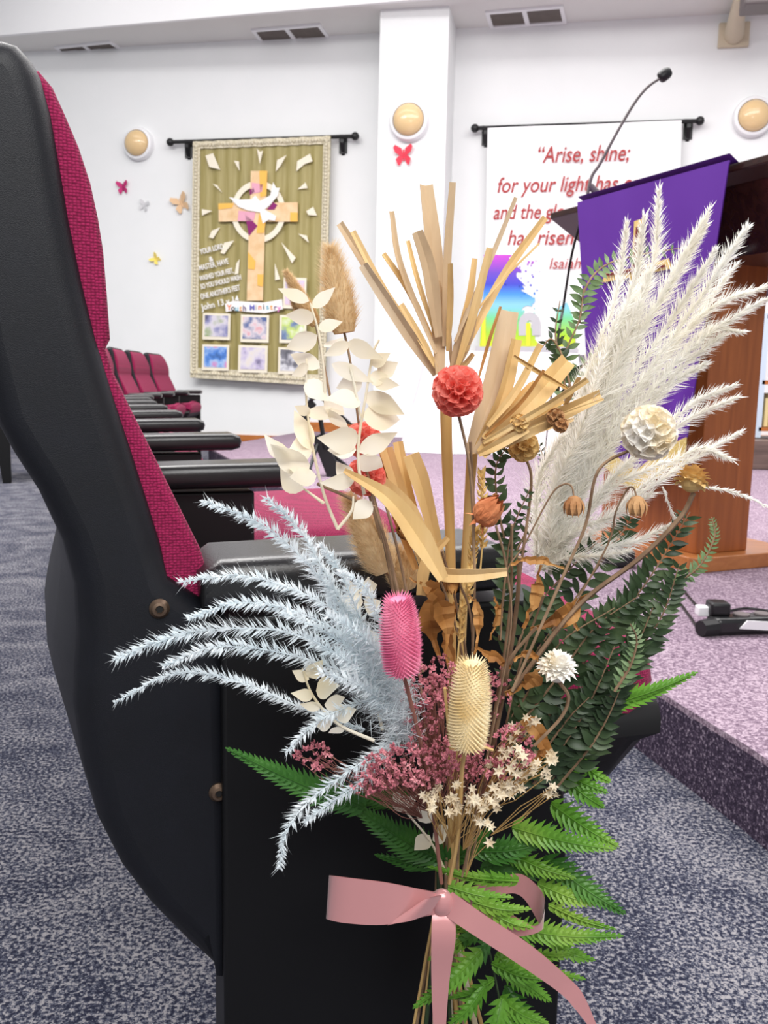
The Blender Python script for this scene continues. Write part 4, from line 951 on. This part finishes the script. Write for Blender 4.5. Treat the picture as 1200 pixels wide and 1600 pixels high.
cup_globe((868, 652), 13, .49, 'bud', 20, 1.1, None, 'seed_pod'); cup_globe((812, 662), 14, .49, 'podyellow', 20, 1.1, None, 'seed_pod'); cup_globe((876, 664), 11, .488, 'bud', 18, 1.1, None, 'seed_pod')
def bud(c, r, Y, st):
    c3 = at(*c, Y); R_ = U(r, Y); mb = MB()
    mb.lathe(c3 + UP * R_ * 1.05, -UP, [(R_ * .15, 0), (R_ * .62, R_ * .2), (R_ * .95, R_ * .8), (R_ * .95, R_ * 1.3), (R_ * .8, R_ * 1.8), (R_ * .6, R_ * 2.05), (.0001, R_ * 1.7)], 14)
    for i in range(10):
        a = i * 2 * PI / 10; n = V((math.cos(a), math.sin(a), 0)); mb.leaf(c3 + UP * R_ * .8 + n * R_ * .45, (n * .5 - UP).normalized(), n, R_ * 2.0, R_ * .6, .3, .3, 5)
    o = part('seed_bud', mb, 'bud', label='drooping tan seed bud'); stem(path(st, Y, Y + .02), U(3) / 2, o)
bud((897, 790), 15, .475, [(897, 778), (893, 760), (880, 757), (860, 775), (820, 850), (790, 900), (782, 1000)])
bud((995, 790), 15, .48, [(995, 778), (990, 763), (980, 765), (962, 800), (950, 850), (890, 960)])
def rosebud(c, r, Y, ax, mat, label, st):
    c3 = at(*c, Y); R_ = U(r, Y); ax = V(ax).normalized(); s1, s2 = perp(ax); mb = MB(); mb.sphere(c3, R_ * .6, 12, 8)
    for i in range(16):
        a = i * 2.4; n = s1 * math.cos(a) + s2 * math.sin(a); k = i / 16
        mb.leaf(c3 - ax * R_ * .8 + n * R_ * (.25 + .35 * k), (ax + n * (.5 - .35 * k)).normalized(), -n + jit(.2), R_ * (1.9 - .3 * k), R_ * 1.3, .5, -.5, 6, 1.6, 0, .7)
    for i in range(5):
        a = i * 2 * PI / 5; n = s1 * math.cos(a) + s2 * math.sin(a); mb.leaf(c3 - ax * R_ * .7, (n - ax * .3).normalized(), ax, R_ * 1.0, R_ * .3, .2, .2, 4)
    o = part('dried_rosebud', mb, mat, label=label); stem(path(st, Y, Y + .03), U(4) / 2, o)
rosebud((762, 800), 26, .475, (.55, -.3, .6), 'rose', 'dried orange rosebud', [(775, 822), (790, 880), (798, 980), (770, 1140), (722, 1370)])
rosebud((705, 912), 15, .485, (.1, -.4, -1), 'brownleaf', 'small brown dried bud', [(715, 905), (735, 960), (740, 1060)])
rosebud((632, 832), 13, .50, (-.5, -.3, .3), 'brownleaf', 'small brown dried bud', [(640, 840), (680, 890), (715, 990), (730, 1080)])

# --- teasels
def teasel(top, bot, w, Y, mat, label, smat, st):
    a, b = at(*bot, Y), at(*top, Y - .006); ax = (b - a).normalized(); L = (b - a).length; R_ = U(w, Y) / 2 * .70; s1, s2 = perp(ax); mb = MB()
    pr = lambda t: R_ * (max(0, math.sin(PI * (.1 + .84 * t))) ** .32) * (1 - .08 * t)
    mb.lathe(a, ax, [(max(pr(i / 12) * .93, .0003), L * i / 12) for i in range(13)], 18)
    N_ = 820
    for i in range(N_):
        t = i / N_; an = i * 2.39996; n = s1 * math.cos(an) + s2 * math.sin(an); up = -.35 + 1.1 * t + 1.6 * max(0, t - .85) * 4
        mb.spike(a + ax * L * t + n * pr(t) * .9, (n + ax * (up * .6 + .2)).normalized(), R_ * rnd.uniform(.44, .58), R_ * .07)
    o = part('teasel_head', mb, mat, label=label); stem(path([bot] + st, Y, Y + .05), U(7) / 2, o, smat)
teasel((622, 936), (629, 1052), 76, .46, 'teaselpink', 'pink dyed teasel head', 'statwig', [(640, 1090), (670, 1220), (690, 1380)])
teasel((738, 1036), (730, 1168), 78, .455, 'teaselcream', 'cream teasel head', 'straw', [(722, 1200), (716, 1300), (702, 1380)])
part('twig', MB().tube(path([(695, 1075), (700, 1130), (705, 1160)], .455, .47), U(5) / 2, 6), 'straw', None, True); part('twig', MB().tube(path([(735, 1172), (755, 1168), (770, 1172)], .455, .46), U(5) / 2, 6), 'straw', None, True)

# --- pampas
def pampas(pts, w, y0=.535, y1=.50, dens=1.0):
    P = path(pts, y0, y1, 8); L = plen(P); u = U(1, .51); mb = MB(); n = int(L / (.62 * u) * dens); mb.tube(P, [1.4 * u, .8 * u], 5)
    for i in range(n):
        t = i / n; p, d = sample(P, t); pf = w * (math.sin(PI * (.16 + .80 * t)) ** .8)
        r = rv(); r = (r - d * r.dot(d)).normalized()
        mb.hair(p, (d * rnd.uniform(.75, 2.2) + r).normalized(), rnd.uniform(.8, 1.7) * pf * u, rnd.uniform(1.3, 2.6) * u)
        if i % 3 == 0: mb.spikelet(p, (d * 2.2 + r).normalized(), rnd.uniform(10, 20) * u * (.5 + .5 * w / 30), 2.6 * u)
    part('pampas_plume', mb, 'pampas', label='creamy white pampas plume')
for tip, mid, w in (((980, 348), (960, 470), 24), ((1030, 297), (1015, 430), 26), ((1007, 338), (985, 460), 26), ((1108, 328), (1030, 470), 30), ((1104, 350), (1040, 460), 26), ((1168, 354), (1085, 480), 30), ((1118, 390), (1050, 500), 28), ((1149, 414), (1070, 520), 28), ((1203, 445), (1090, 500), 24), ((1205, 462), (1080, 545), 24),
                    ((1162, 518), (1085, 530), 16), ((1130, 524), (1060, 580), 28), ((1102, 569), (1040, 610), 22), ((1149, 602), (1070, 640), 20), ((1151, 621), (1060, 665), 24), ((1158, 675), (1070, 725), 22), ((1145, 718), (1080, 705), 18), ((965, 493), (925, 620), 26), ((940, 560), (905, 680), 30), ((1000, 470), (950, 600), 34),
                    ((1046, 822), (980, 850), 26), ((1020, 770), (950, 810), 30), ((985, 860), (930, 870), 24), ((1040, 720), (960, 760), 30)):
    b = (848 + rnd.uniform(-14, 14), 880 + rnd.uniform(-20, 20)); mx, my = mid
    k1 = (b[0] + (mx - b[0]) * .5 - 18, b[1] + (my - b[1]) * .5 - 8) if my < 700 else (b[0] + (mx - b[0]) * .5, b[1] + (my - b[1]) * .5 - 10)
    pampas([b, k1, mid, tip], w * 1.15, .535, .50 + rnd.uniform(-.01, .015))
pampas([(1060, 760), (1110, 762), (1150, 770), (1203, 793)], 8, .51, .50); pampas([(1035, 760), (1050, 800), (1060, 812)], 8, .51, .5)
for i in range(7):
    x, y = 850 + i * 22, 800 - i * 42; pampas([(840 + i * 3, 885), (x - 10, y + 40), (x + rnd.uniform(-10, 20), y - 50), (x + 30, y - 120)], 42, .55, .52, 1.4)

# --- dark preserved fern
def frond(pts, L0, W0_, sp, mat, y0=.53, y1=.5, name='fern_frond', label=None, ang_=.9, droop=0, teeth=0, k=6, nrm=TC, end=.35, prof=None):
    P = path(pts, y0, y1, 8); L = plen(P); n = int(L / U(sp)); mb = MB(); rs = MB().tube(P, [U(2.6), U(.9)], 5)
    for i in range(n):
        t = i / n; p, d = sample(P, t); s = d.cross(V(nrm)).normalized()
        for sg in (-1, 1):
            f = (prof(t) if prof else (1 - (1 - end) * t) * min(1, .5 + t * 3)); dd = (d * (1.1 - ang_ * .6) + s * sg * ang_ + jit(.22) + V((0, 0, -droop))).normalized()
            mb.leaf(p, dd, V(nrm) + jit(.55), U(L0) * f * rnd.uniform(.85, 1.1), U(W0_) * f, rnd.uniform(.1, .4), rnd.uniform(-.1, .35), k, 1.6, teeth)
    o = part(name, mb, mat, None, True, label, 180); part('stem', rs, 'twig' if mat != 'green' else 'deepgreen', o, True)
DL = 'dark green preserved fern frond'
for pts, l, w, sp in (([(790, 1080), (870, 975), (945, 870), (990, 805)], 48, 17, 17), ([(830, 1160), (930, 1010), (1010, 910), (1078, 800)], 52, 15, 13), ([(850, 1200), (960, 1060), (1030, 970), (1062, 880)], 50, 15, 12), ([(860, 1220), (940, 1110), (990, 1020), (1020, 950)], 46, 15, 12),
                      ([(790, 1160), (870, 1060), (930, 980), (1000, 930)], 44, 15, 13), ([(790, 1060), (830, 960), (880, 900), (930, 850)], 44, 15, 15), ([(870, 1230), (920, 1170), (950, 1120), (975, 1060)], 40, 15, 12), ([(830, 1230), (890, 1150), (930, 1080), (960, 1010)], 46, 15, 12), ([(800, 1240), (860, 1160), (890, 1120), (920, 1090)], 40, 14, 13), ([(800, 1120), (840, 1060), (880, 1000), (960, 950)], 44, 15, 14), ([(780, 1000), (790, 900), (800, 830), (830, 760)], 26, 11, 14), ([(800, 900), (780, 800), (775, 730), (800, 690)], 30, 13, 16)):
    frond(pts, l * 1.25, w * 1.5, sp * 1.05, 'darkfern', .54, .52, label=DL)
frond([(780, 960), (800, 880), (830, 810), (850, 730), (840, 690)], 28, 11, 16, 'darkfern', .55, .56, label=DL)
frond([(1000, 940), (1050, 915), (1092, 885), (1116, 840), (1112, 808)], 26, 9, 7, 'palefern', .53, .53, label='pale green fern tip curling upward', end=.3)
frond([(885, 640), (882, 560), (905, 500), (912, 450)], 34, 14, 18, 'palefern', .56, .57, label='pale green fern spray over the purple cloth')
frond([(905, 505), (915, 450), (945, 415), (1000, 398), (1062, 388)], 32, 13, 13, 'palefern', .57, .58, label='pale green fern tip arching over the gold cross', ang_=1.15)
frond([(880, 640), (895, 590), (930, 555), (950, 540)], 26, 12, 13, 'palefern', .565, .57, label='pale green fern spray over the purple cloth')
frond([(870, 640), (875, 570), (868, 520), (875, 470)], 30, 13, 20, 'darkfern', .565, .57, label=DL)
frond([(895, 620), (880, 560), (862, 530), (845, 545)], 34, 13, 20, 'darkfern', .56, .56, label=DL)
frond([(960, 1080), (985, 1040), (995, 1000), (985, 975)], 26, 9, 8, 'palefern', .51, .5, label='pale green fern tip beside the maroon seat')
# --- fresh green fern
def serr(b, t, w, mat, Y0, Y1, bend=0):
    p, q = at(*b, Y0), at(*t, Y1); mid = (p + q) / 2 + V((0, -.004, bend)); P = catmull([p, mid, q], 12); m = len(P); L = plen(P); mb = MB(); vs = []; W = U(w)
    n0 = TC + jit(.3); sdv = (q - p).normalized().cross(n0).normalized()
    nl = max(7, int(L / U(11)))
    for i in range(nl):
        tt = (i + .3) / nl; c, d = sample(P, tt); f = min(1, .62 + 1.6 * tt) * (1 - tt) ** .72 * .56 * rnd.uniform(.9, 1.08)
        for sg in (-1, 1):
            mb.leaf(c - d * U(2), (d * (.8 + tt * .8) + sdv * sg).normalized(), n0 + jit(.15), W * f * 1.35 + U(3), U(13) * (.45 + f), .15, .08, 5, 1.6, 0, .62)
    wd__ = [W * .16, W * .42, W * .36, W * .22, W * .03]; mb.blade(P, wd__, n0, .12)
    o = part('fern_leaf', mb, mat, None, True, None, 180); part('midrib', MB().tube([x - V((0, .0008, 0)) for x in P], [U(1.4), U(.6)], 5), mat, o, True)
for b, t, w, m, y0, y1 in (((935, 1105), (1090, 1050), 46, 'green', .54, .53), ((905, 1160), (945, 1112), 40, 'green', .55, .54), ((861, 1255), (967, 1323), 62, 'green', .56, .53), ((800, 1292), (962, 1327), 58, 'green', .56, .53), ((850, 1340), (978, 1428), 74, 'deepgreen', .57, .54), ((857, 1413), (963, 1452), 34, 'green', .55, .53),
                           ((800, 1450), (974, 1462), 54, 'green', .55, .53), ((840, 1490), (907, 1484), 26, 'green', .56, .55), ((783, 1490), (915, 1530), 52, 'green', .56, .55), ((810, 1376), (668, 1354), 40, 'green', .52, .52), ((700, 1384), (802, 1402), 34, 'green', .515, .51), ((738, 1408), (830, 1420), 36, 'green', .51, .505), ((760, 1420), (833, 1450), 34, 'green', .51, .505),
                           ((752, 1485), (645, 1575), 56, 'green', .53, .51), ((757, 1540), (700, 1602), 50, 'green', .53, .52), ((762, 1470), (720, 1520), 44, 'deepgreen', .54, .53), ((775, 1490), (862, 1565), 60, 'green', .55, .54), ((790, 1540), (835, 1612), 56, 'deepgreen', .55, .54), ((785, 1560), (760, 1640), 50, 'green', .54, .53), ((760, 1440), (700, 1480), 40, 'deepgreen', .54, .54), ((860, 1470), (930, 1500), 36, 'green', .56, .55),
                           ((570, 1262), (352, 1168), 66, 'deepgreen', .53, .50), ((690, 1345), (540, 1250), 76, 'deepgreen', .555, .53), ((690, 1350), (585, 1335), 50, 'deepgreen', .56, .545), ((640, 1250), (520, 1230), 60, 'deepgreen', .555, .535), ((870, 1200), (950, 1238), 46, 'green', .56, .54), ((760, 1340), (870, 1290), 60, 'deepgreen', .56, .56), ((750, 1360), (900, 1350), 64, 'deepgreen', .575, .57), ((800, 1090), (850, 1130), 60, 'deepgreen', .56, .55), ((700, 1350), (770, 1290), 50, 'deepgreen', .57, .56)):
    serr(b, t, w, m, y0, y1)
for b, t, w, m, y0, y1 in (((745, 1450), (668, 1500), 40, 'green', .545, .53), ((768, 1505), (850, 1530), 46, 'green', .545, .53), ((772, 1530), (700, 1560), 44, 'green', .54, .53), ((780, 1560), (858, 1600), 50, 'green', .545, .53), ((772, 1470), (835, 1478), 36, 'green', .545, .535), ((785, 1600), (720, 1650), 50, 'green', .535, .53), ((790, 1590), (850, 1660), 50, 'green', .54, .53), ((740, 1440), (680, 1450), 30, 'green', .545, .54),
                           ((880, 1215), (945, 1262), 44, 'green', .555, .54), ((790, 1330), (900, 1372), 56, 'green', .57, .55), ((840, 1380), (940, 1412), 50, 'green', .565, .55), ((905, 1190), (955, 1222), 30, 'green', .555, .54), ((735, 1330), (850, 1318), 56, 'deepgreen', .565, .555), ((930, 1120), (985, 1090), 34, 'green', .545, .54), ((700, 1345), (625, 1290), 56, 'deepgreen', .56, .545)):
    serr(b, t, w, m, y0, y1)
part('fern_stalk', MB().tube(path([(745, 1420), (768, 1500), (795, 1640)], .55, .54), U(4) / 2, 6), 'darkfern', None, True)

# --- dusty pink florets and ivory stars
base_ = at(700, 1370, .56)
def floret_spray(cx, cy, rx, ry, n, Y, rot_=0):
    mb, tw = MB(), MB()
    hub = at(700 + (cx - 700) * .35, 1330 + (cy - 1330) * .45, Y + .03)
    for i in range(n):
        a, r = rnd.uniform(0, 2 * PI), math.sqrt(rnd.random()); x, y = rx * r * math.cos(a), ry * r * math.sin(a)
        x, y = x * math.cos(rot_) - y * math.sin(rot_), x * math.sin(rot_) + y * math.cos(rot_)
        p = at(cx + x, cy + y, Y + rnd.uniform(-.012, .02)); s = U(rnd.uniform(2.6, 4.6))
        for k in range(5):
            d = (V((0, -.5, .6)) + rv()).normalized(); mb.leaf(p, d, TC + jit(.9), s * 1.7, s * 1.2, .4, .3, 3)
        if i % 3 == 0: tw.tube(catmull([hub, hub.lerp(p, .6) + jit(.006), p], 4), U(1.1) / 2, 4)
    o = part('floret_spray', mb, 'statice', label='cluster of tiny dusty pink florets'); part('stem', tw, 'statwig', o)
for a in ((640, 1198, 78, 36, 230, .475, -.1), (720, 1185, 60, 34, 150, .49, .2), (660, 1100, 36, 62, 170, .495, .2), (690, 1060, 22, 40, 60, .505, 0), (800, 1175, 34, 46, 90, .495, .2), (585, 1215, 40, 24, 90, .48, -.4), (490, 1180, 30, 22, 45, .50, .3), (780, 1080, 20, 40, 30, .51, 0)): floret_spray(*a)
def star_spray(cx, cy, rx, ry, n, Y):
    mb, tw = MB(), MB(); hub = at(705 + (cx - 705) * .4, cy + 70, Y + .03)
    for i in range(n):
        a, r = rnd.uniform(0, 2 * PI), math.sqrt(rnd.random()); p = at(cx + rx * r * math.cos(a), cy + ry * r * math.sin(a), Y + rnd.uniform(-.01, .015))
        ax = (V((0, -1, .3)) + jit(.7)).normalized(); s1, s2 = perp(ax); s = U(rnd.uniform(8, 12))
        for k in range(6):
            an = k * PI / 3 + i; n_ = s1 * math.cos(an) + s2 * math.sin(an); mb.leaf(p, (n_ + ax * .45).normalized(), ax, s, s * .42, .3, .2, 4)
        mb.sphere(p, s * .2, 6, 4)
        tw.tube([p, p.lerp(hub, .5) + jit(.004), hub], U(1.6) / 2, 4)
    o = part('star_flower_spray', mb, 'star', label='cluster of ivory star shaped florets'); part('stem', tw, 'straw', o)
for a in ((705, 1248, 50, 24, 26, .47), (752, 1258, 26, 26, 14, .47), (672, 1244, 18, 18, 8, .475), (795, 1205, 36, 42, 34, .485), (848, 1195, 22, 22, 14, .49), (820, 1140, 30, 22, 14, .5), (762, 1300, 8, 18, 4, .475), (860, 1235, 14, 14, 5, .5)): star_spray(*a)

# --- binding, stems below, ribbon bow
for i in range(16):
    a = i / 15; x1 = 636 + a * 130 + rnd.uniform(-5, 5)
    part('stem', MB().tube(path([(682 + a * 26 + rnd.uniform(-4, 4), 1300), (680 + a * 24, 1410), ((x1 + 690) / 2, 1510), (x1, 1660)], .57 + rnd.uniform(-.012, .012), .565 + rnd.uniform(-.01, .01)), U(rnd.uniform(6, 12)) / 2, 7), ['straw', 'twig', 'straw', 'darkfern', 'ruscus'][i % 5], None, True)
def strip(items, name, par, th=.0006):
    """items: (top px, bottom px, Y) cross lines of the ribbon"""
    A = catmull([at(a[0], a[1], y) for a, b, y in items], 6); B_ = catmull([at(b[0], b[1], y) for a, b, y in items], 6); rows = []
    for p, q in zip(A, B_): rows.append([p.lerp(q, k / 6) for k in range(7)])
    mb = MB(); mb.loft(rows, False, False); r2 = []
    for i, r in enumerate(rows):
        d = rows[min(i + 1, len(rows) - 1)][3] - rows[max(i - 1, 0)][3]; n = d.cross(r[6] - r[0]).normalized() * th; r2.append([x + n for x in r])
    mb.loft([r[::-1] for r in r2], False, False)
    return part(name, mb, 'satin', par, True, None, 180)
kn = MB().sphere(at(690, 1410, .505), (U(20), U(16), U(24)), 16, 10)
bow = part('ribbon_bow', kn, 'satin', None, True, 'pink satin ribbon bow')
strip([((690, 1398), (690, 1425), .506), ((650, 1388), (660, 1432), .498), ((600, 1378), (600, 1444), .492), ((550, 1372), (545, 1442), .492), ((522, 1369), (516, 1437), .498), ((516, 1368), (512, 1434), .508), ((530, 1370), (528, 1428), .518), ((600, 1380), (600, 1432), .52), ((690, 1396), (690, 1422), .51)], 'loop', bow)
strip([((605, 1446), (660, 1408), .493), ((640, 1438), (672, 1402), .491), ((672, 1426), (690, 1398), .496)], 'fold', bow)
strip([((692, 1398), (692, 1424), .508), ((730, 1396), (726, 1432), .515), ((790, 1424), (770, 1462), .51), ((836, 1448), (822, 1462), .51), ((851, 1420), (848, 1452), .515), ((846, 1392), (842, 1440), .53), ((815, 1366), (815, 1400), .54), ((780, 1372), (780, 1398), .54), ((692, 1400), (692, 1424), .515)], 'loop', bow)
strip([((676, 1415), (708, 1415), .507), ((674, 1460), (712, 1462), .50), ((674, 1530), (702, 1532), .503), ((678, 1640), (694, 1640), .505)], 'tail', bow)
strip([((706, 1394), (690, 1428), .505), ((760, 1432), (735, 1458), .495), ((830, 1478), (800, 1500), .49), ((890, 1530), (870, 1548), .49), ((912, 1556), (898, 1576), .488), ((934, 1606), (926, 1612), .485)], 'tail', bow)
